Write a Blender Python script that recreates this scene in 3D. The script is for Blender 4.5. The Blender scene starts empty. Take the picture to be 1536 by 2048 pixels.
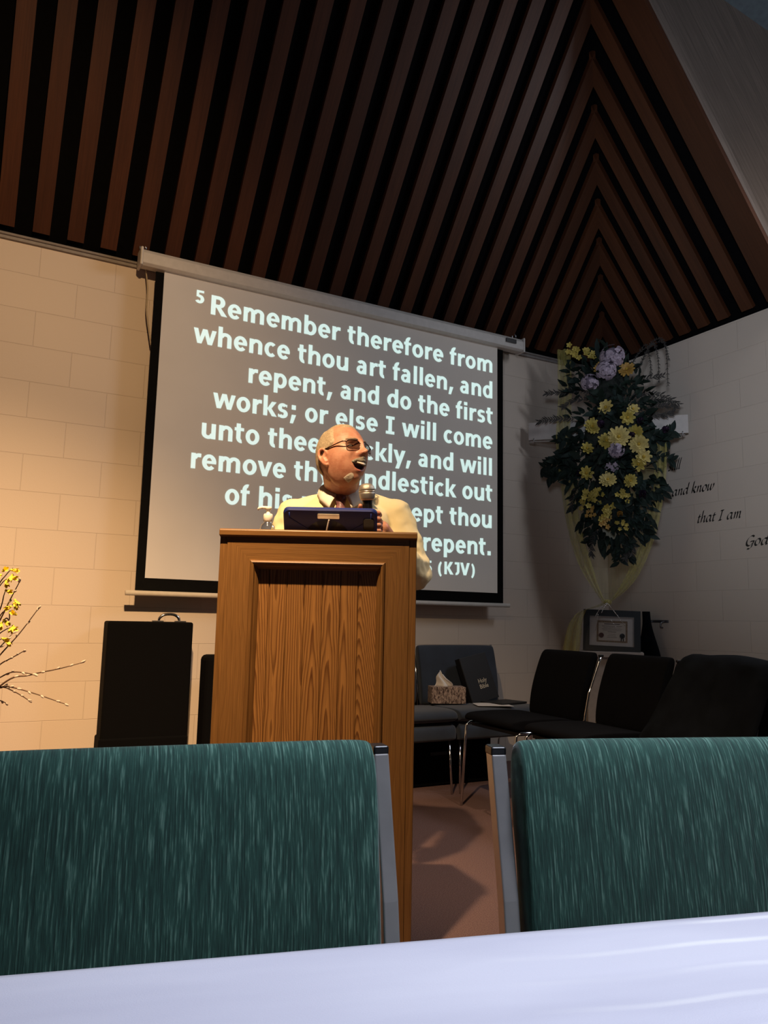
import bpy, math, random
import numpy as np
from mathutils import Vector, Matrix, noise
random.seed(7)
SC = bpy.context.scene
COL = SC.collection

# ------------------------------------------------------------------ camera
F_PX, YAW, PITCH, ROLL, EYE = 1525.3, 0.49218, 0.14049, 0.02087, 0.9755   # image 1536 x 2048
WY, RX = 4.515, 4.46           # screen wall plane y, right wall plane x
_f = Vector((math.sin(YAW)*math.cos(PITCH), math.cos(YAW)*math.cos(PITCH), math.sin(PITCH)))
_r = Vector((math.cos(YAW), -math.sin(YAW), 0)); _u = _r.cross(_f)
CR = math.cos(ROLL)*_r + math.sin(ROLL)*_u
CU = -math.sin(ROLL)*_r + math.cos(ROLL)*_u
CF = _f
cd = bpy.data.cameras.new('camera'); cam = bpy.data.objects.new('camera', cd); COL.objects.link(cam)
cam.matrix_world = Matrix(((CR.x, CU.x, -CF.x, 0), (CR.y, CU.y, -CF.y, 0), (CR.z, CU.z, -CF.z, EYE), (0, 0, 0, 1)))
cd.sensor_fit = 'HORIZONTAL'; cd.sensor_width = 36; cd.lens = 36*F_PX/1536
cd.clip_start = 0.02; cd.clip_end = 100
SC.camera = cam

# ------------------------------------------------------------------ light
SC.view_settings.view_transform = 'Standard'
SC.view_settings.look = 'None'
SC.view_settings.exposure = 0.0
SC.view_settings.gamma = 1.0
SC.view_settings.use_curve_mapping = False
w = bpy.data.worlds.new('world'); SC.world = w; w.use_nodes = True
w.node_tree.nodes['Background'].inputs[0].default_value = (0.55, 0.62, 0.8, 1)
w.node_tree.nodes['Background'].inputs[1].default_value = 0.012


def lamp(name, kind, loc, aim, power, color, **kw):
    d = bpy.data.lights.new(name, kind); d.energy = power; d.color = color
    for k, v in kw.items(): setattr(d, k, v)
    o = bpy.data.objects.new(name, d); COL.objects.link(o)
    o.location = loc
    o.rotation_euler = (Vector(aim)-Vector(loc)).to_track_quat('-Z', 'Y').to_euler()
    return o


WARM = (1, .62, .30)
lamp('warm_track_spot', 'SPOT', (0.18, 1.25, 3.30), (-.25, 4.05, -.75), 880, WARM, spot_size=math.radians(76), spot_blend=1.0, shadow_soft_size=.035)
lamp('warm_wall_wash', 'SPOT', (0.30, 1.15, 3.35), (-.35, 4.5, 2.0), 215, WARM, spot_size=math.radians(92), spot_blend=1.0, shadow_soft_size=.035)
lamp('warm_lectern_spot', 'SPOT', (0.20, 1.22, 3.32), (1.50, 2.75, .55), 265, (1, .72, .45), spot_size=math.radians(62), spot_blend=.9, shadow_soft_size=.03)
lamp('cool_dormer_window', 'AREA', (4.40, 1.75, 3.55), (.9, .9, 1.0), 42, (.82, .88, 1), shape='RECTANGLE', size=1.3, size_y=.9)
lamp('plank_wall_fill', 'POINT', (4.28, 2.35, 3.45), (0, 0, 0), 3.2, (1, .93, .88), shadow_soft_size=.08)  # added point lamp, brightens the lower right of the plank wall
lamp('warm_floor_fill', 'SPOT', (2.2, 1.0, 3.3), (1.95, 2.75, 0), 150, (1, .74, .54), spot_size=math.radians(36), spot_blend=.9, shadow_soft_size=.05)  # added spot, lifts the carpet where the speaker's shadow falls
lamp('cool_side_fill', 'SPOT', (-1.5, -1.5, 1.9), (4.46, 1.75, 3.25), 620, (.74, .84, 1), spot_size=math.radians(52), spot_blend=.9, shadow_soft_size=.45)  # added fill from behind left, brightens the right wall and roof
lamp('cool_downlight', 'SPOT', (.95, .25, 3.3), (.80, .50, .74), 300, (.80, .85, 1), spot_size=math.radians(50), spot_blend=.8, shadow_soft_size=.22)


# ------------------------------------------------------------------ photo geometry (pixel of the 1536x2048 frame -> place in the room)
def ray(x, y): return CF + CR*((x-768)/F_PX) - CU*((y-1024)/F_PX)
EYEV = Vector((0, 0, EYE))
def at(x, y, d): return EYEV + ray(x, y)*d
def on_left(x, y, off=0): r = ray(x, y); return EYEV + r*((WY-off)/r.y)
def on_right(x, y, off=0): r = ray(x, y); return EYEV + r*((RX-off)/r.x)
def on_floor(x, y, z=0): r = ray(x, y); return EYEV + r*((z-EYE)/r.z)
CN = Vector((.7071, .7071, 0)); CC = CN.dot(Vector((3.6, 4.45, 0)))
def on_corner(x, y, off=0): r = ray(x, y); return EYEV + r*((CC-off)/CN.dot(r))


# ------------------------------------------------------------------ mesh helpers
class MB:
    def __init__(s): s.v = []; s.f = []; s.m = []; s.g = {}
    def add(s, vs, fs, mi=0, gco=None):
        b = len(s.v); s.v += [tuple(p) for p in vs]
        for i, f in enumerate(fs):
            if gco is not None: s.g[len(s.f)] = [gco[j] for j in f] if not callable(gco) else [gco(vs[j]) for j in f]
            s.f.append(tuple(b+j for j in f)); s.m.append(mi)
        return s
    def box(s, c, d, rot=None, mi=0, gco=None):
        vs = []
        for z in (-.5, .5):
            for y in (-.5, .5):
                for x in (-.5, .5):
                    p = Vector((x*d[0], y*d[1], z*d[2]))
                    if rot is not None: p = rot @ p
                    vs.append(p+Vector(c))
        return s.add(vs, [(0, 2, 3, 1), (4, 5, 7, 6), (0, 1, 5, 4), (2, 6, 7, 3), (0, 4, 6, 2), (1, 3, 7, 5)], mi, gco)
    def tube(s, pts, r, n=8, mi=0, flat=None, caps=True):
        pts = [Vector(p) for p in pts]; k = len(pts)
        rs = r if isinstance(r, (list, tuple)) else [r]*k
        t0 = (pts[1]-pts[0]).normalized()
        up = Vector((0, 0, 1)) if abs(t0.z) < .9 else Vector((1, 0, 0))
        nrm = (up-t0*up.dot(t0)).normalized(); vs = []
        for i, p in enumerate(pts):
            t = ((pts[min(i+1, k-1)]-pts[max(i-1, 0)])).normalized()
            nrm = (nrm-t*nrm.dot(t)).normalized(); b = t.cross(nrm)
            for j in range(n):
                a = 2*math.pi*j/n
                vs.append(p+(nrm*math.cos(a)+b*math.sin(a)*(flat or 1))*rs[i])
        fs = [(i*n+j, i*n+(j+1) % n, (i+1)*n+(j+1) % n, (i+1)*n+j) for i in range(k-1) for j in range(n)]
        if caps: fs += [tuple(range(n-1, -1, -1)), tuple((k-1)*n+j for j in range(n))]
        return s.add(vs, fs, mi)
    def rtube(s, pts, wv, hv, mi=0):
        """rectangular tube: wv, hv half-width vectors"""
        vs = []; k = len(pts); wv = Vector(wv); hv = Vector(hv)
        for p in pts:
            p = Vector(p); vs += [p-wv-hv, p+wv-hv, p+wv+hv, p-wv+hv]
        fs = [(i*4+j, i*4+(j+1) % 4, (i+1)*4+(j+1) % 4, (i+1)*4+j) for i in range(k-1) for j in range(4)]
        fs += [(3, 2, 1, 0), tuple((k-1)*4+j for j in range(4))]
        return s.add(vs, fs, mi)
    def lathe(s, prof, n=24, mi=0, mat=None, caps=True):
        vs = []; k = len(prof)
        for r, z in prof:
            for j in range(n):
                a = 2*math.pi*j/n; p = Vector((r*math.cos(a), r*math.sin(a), z))
                vs.append(mat @ p if mat is not None else p)
        fs = [(i*n+j, i*n+(j+1) % n, (i+1)*n+(j+1) % n, (i+1)*n+j) for i in range(k-1) for j in range(n)]
        if caps: fs += [tuple(range(n-1, -1, -1)), tuple((k-1)*n+j for j in range(n))]
        return s.add(vs, fs, mi)
    def grid(s, fn, nu, nv, mi=0, keep=None, closed_u=False):
        vs = [fn(i/nu, j/nv) for j in range(nv+1) for i in range(nu+1)]
        fs = [(j*(nu+1)+i, j*(nu+1)+i+1, (j+1)*(nu+1)+i+1, (j+1)*(nu+1)+i) for j in range(nv) for i in range(nu)
              if keep is None or keep((i+.5)/nu, (j+.5)/nv)]
        return s.add(vs, fs, mi)
    def ball(s, c, r, n=10, mi=0, mat=None):
        c = Vector(c); r = Vector(r) if not isinstance(r, (int, float)) else Vector((r, r, r))
        def fn(u, v):
            a = 2*math.pi*u; b = math.pi*(v-.5)
            p = Vector((r.x*math.cos(b)*math.cos(a), r.y*math.cos(b)*math.sin(a), r.z*math.sin(b)))
            return c+(mat @ p if mat is not None else p)
        return s.grid(fn, n*2, n, mi)
    def capsule(s, p0, r0, p1, r1, n=16):
        p0 = Vector(p0); p1 = Vector(p1); d = (p1-p0); L = d.length; d = d.normalized()
        pts = []; rs = []
        for k in range(6):
            a = math.pi/2*(1-k/6); pts.append(p0-d*r0*math.sin(a)); rs.append(max(r0*math.cos(a), 1e-4))
        for k in range(1, 5): pts.append(p0+d*L*k/5); rs.append(r0+(r1-r0)*k/5)
        for k in range(7):
            a = math.pi/2*k/6; pts.append(p1+d*r1*math.sin(a)); rs.append(max(r1*math.cos(a), 1e-4))
        return s.tube(pts, rs, n)
    def leaf(s, base, tip, nrm, wid, mi=0, bend=.15, seg=3, blunt=False):
        base = Vector(base); tip = Vector(tip); ax = tip-base; L = ax.length
        if L < 1e-6: return s
        nrm = Vector(nrm); side = ax.cross(nrm)
        if side.length < 1e-6: side = ax.cross(Vector((.3, .5, .8)))
        side.normalize(); nn = side.cross(ax).normalized()
        vs = []
        for k in range(seg+1):
            t = k/seg; c = base+ax*t+nn*(-bend*L*t*t); h = wid*.5*(math.sin(math.pi*(.12+.72*t)) if blunt else math.sin(math.pi*(.08+.9*t)**.8))
            vs += [c-side*h+nn*h*.35, c, c+side*h+nn*h*.35]
        fs = []
        for k in range(seg):
            for q in (0, 1): fs.append((k*3+q, k*3+q+1, k*3+q+4, k*3+q+3))
        return s.add(vs, fs, mi)
    def mesh(s, name):
        me = bpy.data.meshes.new(name); me.from_pydata(s.v, [], s.f); me.update()
        if s.g:
            at_ = me.attributes.new('gco', 'FLOAT_VECTOR', 'CORNER'); arr = []
            for i, f in enumerate(s.f):
                g = s.g.get(i); arr += [c for q in (g or [(0, 0, 0)]*len(f)) for c in q]
            at_.data.foreach_set('vector', arr)
        return me
    def build(s, name, mats, parent=None, smooth=False, loc=None, rot=None, bevel=None, kind=None, subdiv=0, solid=None):
        me = s.mesh(name); mats = mats if isinstance(mats, (list, tuple)) else [mats]
        for m in mats: me.materials.append(m)
        me.polygons.foreach_set('material_index', s.m)
        if smooth: me.polygons.foreach_set('use_smooth', [True]*len(me.polygons))
        o = bpy.data.objects.new(name, me); COL.objects.link(o)
        if parent: o.parent = parent
        if loc is not None: o.location = loc
        if rot is not None: o.rotation_euler = rot
        if kind: o['kind'] = kind
        if solid:
            md = o.modifiers.new('solid', 'SOLIDIFY'); md.thickness = solid; md.offset = 0
        if bevel:
            md = o.modifiers.new('bevel', 'BEVEL'); md.width = bevel; md.segments = 3; md.limit_method = 'ANGLE'; md.angle_limit = .6
            md.harden_normals = False
        if subdiv:
            md = o.modifiers.new('sub', 'SUBSURF'); md.levels = subdiv; md.render_levels = subdiv
        return o


def empty(name, loc, rz=0.0, label=None, cat=None, group=None):
    o = bpy.data.objects.new(name, None); COL.objects.link(o); o.empty_display_size = .1
    o.location = loc; o.rotation_euler = (0, 0, rz)
    return tag(o, label, cat, group)
def tag(o, label=None, cat=None, group=None):
    if label: o['label'] = label
    if cat: o['category'] = cat
    if group: o['group'] = group
    return o
def copy_tree(o, parent=None):
    c = o.copy(); COL.objects.link(c)
    if parent: c.parent = parent
    for ch in list(o.children): copy_tree(ch, c)
    return c
def remesh(mb, voxel, smooth_it=0):
    me = mb.mesh('tmp'); o = bpy.data.objects.new('tmp', me); COL.objects.link(o)
    m = o.modifiers.new('r', 'REMESH'); m.mode = 'VOXEL'; m.voxel_size = voxel
    if smooth_it:
        q = o.modifiers.new('s', 'SMOOTH'); q.factor = .5; q.iterations = smooth_it
    dg = bpy.context.evaluated_depsgraph_get(); dg.update()
    out = bpy.data.meshes.new_from_object(o.evaluated_get(dg))
    bpy.data.objects.remove(o); bpy.data.meshes.remove(me)
    r = MB(); r.v = [tuple(v.co) for v in out.vertices]; r.f = [tuple(p.vertices) for p in out.polygons]; r.m = [0]*len(r.f)
    bpy.data.meshes.remove(out)
    return r
def smoothstep(a, b, x):
    t = min(1, max(0, (x-a)/(b-a))) if a != b else 0
    return t*t*(3-2*t)
def catmull(pts, n=6):
    pts = [Vector(p) for p in pts]; out = []
    for i in range(len(pts)-1):
        p0 = pts[max(i-1, 0)]; p1 = pts[i]; p2 = pts[i+1]; p3 = pts[min(i+2, len(pts)-1)]
        for k in range(n):
            t = k/n
            out.append(.5*((2*p1)+(p2-p0)*t+(2*p0-5*p1+4*p2-p3)*t*t+(3*p1-p0-3*p2+p3)*t**3))
    out.append(pts[-1]); return out
def text_mesh(body, size=1.0, offset=0.0, extrude=0.0, res=4):
    cu = bpy.data.curves.new('t', 'FONT'); cu.body = body; cu.size = size; cu.offset = offset; cu.extrude = extrude; cu.resolution_u = res
    o = bpy.data.objects.new('t', cu); COL.objects.link(o)
    dg = bpy.context.evaluated_depsgraph_get(); dg.update()
    me = bpy.data.meshes.new_from_object(o.evaluated_get(dg))
    vs = [Vector(v.co) for v in me.vertices]; fs = [tuple(p.vertices) for p in me.polygons]
    bpy.data.objects.remove(o); bpy.data.curves.remove(cu); bpy.data.meshes.remove(me)
    return vs, fs


# ------------------------------------------------------------------ materials
class NT:
    def __init__(s, name):
        s.mat = bpy.data.materials.new(name); s.mat.use_nodes = True
        s.t = s.mat.node_tree; s.b = s.t.nodes['Principled BSDF']; s.out = s.t.nodes['Material Output']
    def n(s, typ, ins=None, **kw):
        nd = s.t.nodes.new(typ)
        for k, v in kw.items(): setattr(nd, k, v)
        for k, v in (ins or {}).items(): s.set(nd.inputs[k], v)
        return nd
    def set(s, sock, v):
        if isinstance(v, bpy.types.NodeSocket): s.t.links.new(v, sock)
        elif isinstance(v, bpy.types.Node): s.t.links.new(v.outputs[0], sock)
        else:
            if isinstance(v, tuple) and len(v) == 3 and sock.type == 'RGBA': v = (*v, 1)
            sock.default_value = v
    def P(s, **kw):
        for k, v in kw.items(): s.set(s.b.inputs[{'base': 'Base Color', 'rough': 'Roughness', 'metal': 'Metallic', 'normal': 'Normal',
              'emit': 'Emission Color', 'estr': 'Emission Strength', 'spec': 'Specular IOR Level', 'trans': 'Transmission Weight',
              'alpha': 'Alpha', 'sheen': 'Sheen Weight', 'coat': 'Coat Weight', 'sss': 'Subsurface Weight', 'ior': 'IOR'}[k]], v)
        return s
    def ramp(s, fac, stops, interp='LINEAR'):
        nd = s.n('ShaderNodeValToRGB', {0: fac}); cr = nd.color_ramp; cr.interpolation = interp
        while len(cr.elements) < len(stops): cr.elements.new(.5)
        for e, (p, c) in zip(cr.elements, stops): e.position = p; e.color = (*c, 1)
        return nd.outputs[0]
    def noise(s, vec, scale, detail=3, rough=.5, dist=0):
        return s.n('ShaderNodeTexNoise', {'Vector': vec, 'Scale': scale, 'Detail': detail, 'Roughness': rough, 'Distortion': dist}).outputs[0]
    def math(s, op, a, b=None, c=None):
        i = {0: a}
        if b is not None: i[1] = b
        if c is not None: i[2] = c
        return s.n('ShaderNodeMath', i, operation=op).outputs[0]
    def mapping(s, vec, scale=(1, 1, 1), loc=(0, 0, 0), rot=(0, 0, 0)):
        return s.n('ShaderNodeMapping', {'Vector': vec, 'Scale': scale, 'Location': loc, 'Rotation': rot}).outputs[0]
    def obj(s): return s.n('ShaderNodeTexCoord').outputs['Object']
    def bump(s, h, strength=.3, dist=.01):
        return s.n('ShaderNodeBump', {'Height': h, 'Strength': strength, 'Distance': dist}).outputs[0]
    def mix(s, f, a, b, mode='MIX'):
        nd = s.n('ShaderNodeMix', data_type='RGBA', blend_type=mode)
        s.set(nd.inputs[0], f); s.set(nd.inputs[6], a); s.set(nd.inputs[7], b); return nd.outputs[2]


def plain(name, c, rough=.6, metal=0, var=.12, scale=30, bump=0, **kw):
    m = NT(name); o = m.obj(); nz = m.noise(o, scale, 4)
    c2 = tuple(min(1, x*(1-var)) for x in c); c1 = tuple(min(1, x*(1+var)) for x in c)
    m.P(base=m.ramp(nz, [(.3, c2), (.7, c1)]), rough=rough, metal=metal, **kw)
    if bump: m.P(normal=m.bump(nz, bump, .003))
    return m.mat


def block_wall(name, axis):
    m = NT(name); o = m.obj(); sp = m.n('ShaderNodeSeparateXYZ', {0: o})
    u = m.math('ADD', sp.outputs[0], .016) if axis == 'x' else m.math('SUBTRACT', sp.outputs[1], .218)
    v = m.n('ShaderNodeCombineXYZ', {0: u, 1: sp.outputs[2], 2: 0.0}).outputs[0]
    br = m.n('ShaderNodeTexBrick', {'Vector': v, 'Color1': (1, 1, 1, 1), 'Color2': (.0, .0, .0, 1), 'Mortar': (.5, .5, .5, 1), 'Scale': 1.0,
             'Mortar Size': .0022, 'Mortar Smooth': .6, 'Bias': 0.0, 'Brick Width': .4064, 'Row Height': .2032}, offset=.5, offset_frequency=2, squash=1, squash_frequency=2)
    base = m.mix(m.math('MULTIPLY', br.outputs[0], .5), (.70, .60, .50), (.66, .565, .475))
    nz = m.noise(o, 120, 4, .6); big = m.noise(o, 1.6, 2)
    base = m.mix(m.math('MULTIPLY', big, .25), base, (.62, .53, .46))
    base = m.mix(m.math('MULTIPLY', br.outputs[1], .20), base, (.52, .44, .37))
    h = m.math('SUBTRACT', m.math('MULTIPLY', nz, .12), br.outputs[1])
    m.P(base=base, rough=.55, normal=m.bump(h, .52, .006)); return m.mat


def oak(name, plank=False, light=(.20, .098, .030), dark=(.085, .034, .009), attr=True):
    m = NT(name)
    o = m.n('ShaderNodeAttribute', attribute_name='gco').outputs['Vector'] if attr else m.obj()
    sp = m.n('ShaderNodeSeparateXYZ', {0: o}); x, y, z = sp.outputs[0], sp.outputs[1], sp.outputs[2]
    wob = m.noise(m.mapping(o, (9, 3, 2.2)), 1.0, 3, .55)
    wob2 = m.noise(m.mapping(o, (40, 3, 6)), 1.0, 2, .5)
    fib = m.noise(m.mapping(o, (420, 60, 7)), 1.0, 3, .6)
    if plank:
        # cathedral rings: y carries a per-plank random number
        s1 = m.math('SUBTRACT', m.math('FRACT', m.math('MULTIPLY', y, 7.31)), .5)
        s2 = m.math('FRACT', m.math('MULTIPLY', y, 3.77))
        xx = m.math('ADD', x, m.math('MULTIPLY', s1, .055))
        dd = m.math('SQRT', m.math('ADD', m.math('MULTIPLY', xx, xx), .00009))
        cone = m.math('MULTIPLY', z, m.math('SUBTRACT', m.math('MULTIPLY', s2, .11), .02))
        val = m.math('ADD', m.math('ADD', m.math('MULTIPLY', dd, 150), m.math('MULTIPLY', cone, 300)),
                     m.math('ADD', m.math('MULTIPLY', wob, 4.2), m.math('MULTIPLY', wob2, .9)))
        fr = m.math('FRACT', val)
        g = m.ramp(fr, [(0, (.0, 0, 0)), (.45, (.25, .25, .25)), (.82, (1, 1, 1)), (.95, (.75, .75, .75)), (1, (0, 0, 0))])
        c = m.mix(m.n('ShaderNodeRGBToBW', {0: g}).outputs[0], light, dark)
    else:
        val = m.math('ADD', m.math('MULTIPLY', x, 60), m.math('MULTIPLY', wob, 5.0))
        fr = m.math('FRACT', val)
        c = m.mix(m.math('MULTIPLY', m.ramp(fr, [(0, (0, 0, 0)), (.7, (.35, .35, .35)), (.92, (1, 1, 1)), (1, (0, 0, 0))]), .45), light, dark)
    c = m.mix(m.ramp(fib, [(.35, (.75, .75, .75)), (.62, (0, 0, 0))]), c, tuple(a*.55 for a in light))
    m.P(base=c, rough=.36, spec=.4, normal=m.bump(fib, .12, .002)); return m.mat


def batten_mat():
    m = NT('ceiling batten wood'); o = m.n('ShaderNodeAttribute', attribute_name='gco').outputs['Vector']
    sp = m.n('ShaderNodeSeparateXYZ', {0: o})
    fib = m.noise(m.mapping(o, (120, 1, 4)), 1.0, 4, .6); big = m.noise(m.mapping(o, (6, 3.3, .8)), 1.0, 2)
    per = m.n('ShaderNodeTexWhiteNoise', {'W': sp.outputs[1]}, noise_dimensions='1D').outputs[0]
    c = m.ramp(m.math('ADD', m.math('MULTIPLY', fib, .5), m.math('MULTIPLY', big, .5)), [(.3, (.042, .0125, .0045)), (.7, (.110, .036, .013))])
    c = m.mix(m.math('MULTIPLY', per, .55), c, (.04, .014, .006))
    m.P(base=c, rough=.5, spec=.35, normal=m.bump(fib, .15, .002)); return m.mat


def carpet_mat():
    m = NT('brown carpet'); o = m.obj(); a = m.noise(o, 260, 4, .7); b = m.noise(o, 2.5, 3)
    c = m.ramp(a, [(.32, (.09, .056, .052)), (.68, (.31, .195, .178))])
    c = m.mix(m.math('MULTIPLY', b, .35), c, (.16, .085, .07))
    m.P(base=c, rough=.95, spec=.1, normal=m.bump(a, .7, .006)); return m.mat


def fabric_green():
    m = NT('green woven upholstery'); o = m.obj()
    s1 = m.noise(m.mapping(o, (460, 27, 27)), 1.0, 2, .5); s2 = m.noise(m.mapping(o, (800, 90, 90)), 1.0, 2, .6); big = m.noise(o, 5, 2)
    f = m.math('ADD', m.math('MULTIPLY', s1, .8), m.math('MULTIPLY', s2, .2))
    c = m.ramp(f, [(.36, (.018, .056, .044)), (.55, (.034, .108, .082)), (.61, (.085, .20, .155)), (.72, (.20, .36, .29))])
    c = m.mix(m.math('MULTIPLY', big, .2), c, (.016, .055, .055))
    m.P(base=c, rough=.85, spec=.25, sheen=.25, normal=m.bump(f, .55, .003)); return m.mat


def cloth_white():
    m = NT('white tablecloth'); o = m.obj(); sp = m.n('ShaderNodeSeparateXYZ', {0: o})
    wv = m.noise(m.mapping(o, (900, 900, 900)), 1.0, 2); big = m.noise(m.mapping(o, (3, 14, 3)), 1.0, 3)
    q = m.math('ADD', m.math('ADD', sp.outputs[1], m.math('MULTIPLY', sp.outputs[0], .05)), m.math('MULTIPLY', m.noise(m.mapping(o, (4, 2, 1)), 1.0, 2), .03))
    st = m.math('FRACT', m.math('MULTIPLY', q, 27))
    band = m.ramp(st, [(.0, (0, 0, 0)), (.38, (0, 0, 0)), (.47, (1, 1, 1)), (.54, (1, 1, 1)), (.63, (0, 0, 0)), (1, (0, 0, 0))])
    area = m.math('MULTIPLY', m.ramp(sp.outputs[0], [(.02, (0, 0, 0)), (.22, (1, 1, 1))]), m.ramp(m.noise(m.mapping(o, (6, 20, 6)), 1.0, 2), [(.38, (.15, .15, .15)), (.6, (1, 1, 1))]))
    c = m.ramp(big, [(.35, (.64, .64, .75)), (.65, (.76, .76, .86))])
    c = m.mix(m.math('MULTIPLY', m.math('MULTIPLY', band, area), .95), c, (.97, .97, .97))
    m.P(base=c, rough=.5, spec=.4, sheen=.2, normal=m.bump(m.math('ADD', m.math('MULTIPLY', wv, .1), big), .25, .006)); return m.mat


def screen_mat():
    m = NT('matte white screen with projector glow'); o = m.obj(); nz = m.noise(o, 3, 2)
    m.P(base=m.ramp(nz, [(.3, (.60, .57, .53)), (.7, (.64, .61, .57))]), rough=.8, emit=(.75, .66, .57), estr=.058); return m.mat  # faint emission stands in for the projector's light on the screen


def sheer(name, c, a):
    m = NT(name); o = m.obj(); nz = m.noise(m.mapping(o, (60, 60, 4)), 1.0, 3)
    al = m.math('MULTIPLY', m.ramp(nz, [(.3, (.6, .6, .6)), (.7, (1, 1, 1))]), a)
    m.P(base=c, rough=.8, alpha=al, sheen=.2); return m.mat


def tissue_box_mat():
    m = NT('brown patterned cardboard'); o = m.obj(); nz = m.noise(m.mapping(o, (130, 130, 45)), 1.0, 4, .7, 1.2)
    m.P(base=m.ramp(nz, [(.42, (.05, .022, .016)), (.56, (.50, .36, .28))]), rough=.6); return m.mat


def skin_mat():
    m = NT('skin'); o = m.obj(); nz = m.noise(o, 28, 5, .65); fine = m.noise(o, 260, 3, .6); wr = m.noise(m.mapping(o, (30, 30, 150)), 1.0, 3, .6)
    c = m.ramp(nz, [(.3, (.38, .15, .09)), (.5, (.48, .225, .14)), (.72, (.56, .29, .19))])
    m.P(base=c, rough=.46, spec=.4, sss=.05, normal=m.bump(m.math('ADD', m.math('MULTIPLY', fine, .5), wr), .22, .002)); return m.mat


def shirt_mat():
    m = NT('cream yellow shirt cotton'); o = m.obj(); nz = m.noise(o, 9, 3); fine = m.noise(o, 900, 2)
    m.P(base=m.ramp(nz, [(.3, (.72, .62, .36)), (.7, (.76, .67, .42))]), rough=.75, spec=.25, normal=m.bump(m.math('ADD', nz, m.math('MULTIPLY', fine, .05)), .3, .01)); return m.mat


def glow(name, c, s):
    m = NT(name); o = m.obj(); nz = m.noise(o, 20, 1)
    m.P(base=(.6, .6, .6), emit=m.ramp(nz, [(.2, c), (.8, tuple(x*.97 for x in c))]), estr=s, rough=.8); return m.mat


def lens_mat():
    m = NT('tinted spectacle lens'); t = m.t
    tr = m.n('ShaderNodeBsdfTransparent', {0: (.40, .36, .33, 1)}); gl = m.n('ShaderNodeBsdfGlossy', {0: (.9, .9, .9, 1), 1: .03})
    fr = m.n('ShaderNodeLayerWeight', {0: .25})
    mx = m.n('ShaderNodeMixShader', {0: m.math('ADD', m.math('MULTIPLY', fr.outputs[1], .5), .05), 1: tr.outputs[0], 2: gl.outputs[0]})
    t.links.new(mx.outputs[0], m.out.inputs[0]); return m.mat


def clear_mat(name, tint=(.9, .93, .95)):
    m = NT(name)
    tr = m.n('ShaderNodeBsdfTransparent', {0: (*tint, 1)}); gl = m.n('ShaderNodeBsdfGlossy', {0: (.95, .95, .95, 1), 1: .06})
    fr = m.n('ShaderNodeLayerWeight', {0: .4})
    mx = m.n('ShaderNodeMixShader', {0: m.math('ADD', m.math('MULTIPLY', fr.outputs[1], .6), .06), 1: tr.outputs[0], 2: gl.outputs[0]})
    m.t.links.new(mx.outputs[0], m.out.inputs[0]); return m.mat


def plank_mat():
    m = NT('grey brown ceiling planks'); o = m.n('ShaderNodeAttribute', attribute_name='gco').outputs['Vector']
    sp = m.n('ShaderNodeSeparateXYZ', {0: o})
    fib = m.noise(m.mapping(o, (90, 1, 3)), 1.0, 4, .6)
    fr = m.math('FRACT', m.math('MULTIPLY', sp.outputs[0], 1/.13))
    per = m.n('ShaderNodeTexWhiteNoise', {'W': m.math('FLOOR', m.math('MULTIPLY', sp.outputs[0], 1/.13))}, noise_dimensions='1D').outputs[0]
    c = m.ramp(fib, [(.3, (.12, .092, .076)), (.7, (.24, .19, .155))])
    c = m.mix(m.math('MULTIPLY', per, .3), c, (.11, .085, .072))
    gap = m.ramp(fr, [(0, (1, 1, 1)), (.03, (0, 0, 0)), (.97, (0, 0, 0)), (1, (1, 1, 1))])
    c = m.mix(m.math('MULTIPLY', gap, .55), c, (.05, .04, .035))
    m.P(base=c, rough=.5, normal=m.bump(fib, .15, .003)); return m.mat


def hairmat(name, c0, c1):
    m = NT(name); o = m.obj(); nz = m.noise(m.mapping(o, (520, 520, 110)), 1.0, 3, .6)
    m.P(base=m.ramp(nz, [(.3, c0), (.7, c1)]), rough=.6, spec=.3, normal=m.bump(nz, .2, .001)); return m.mat


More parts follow.
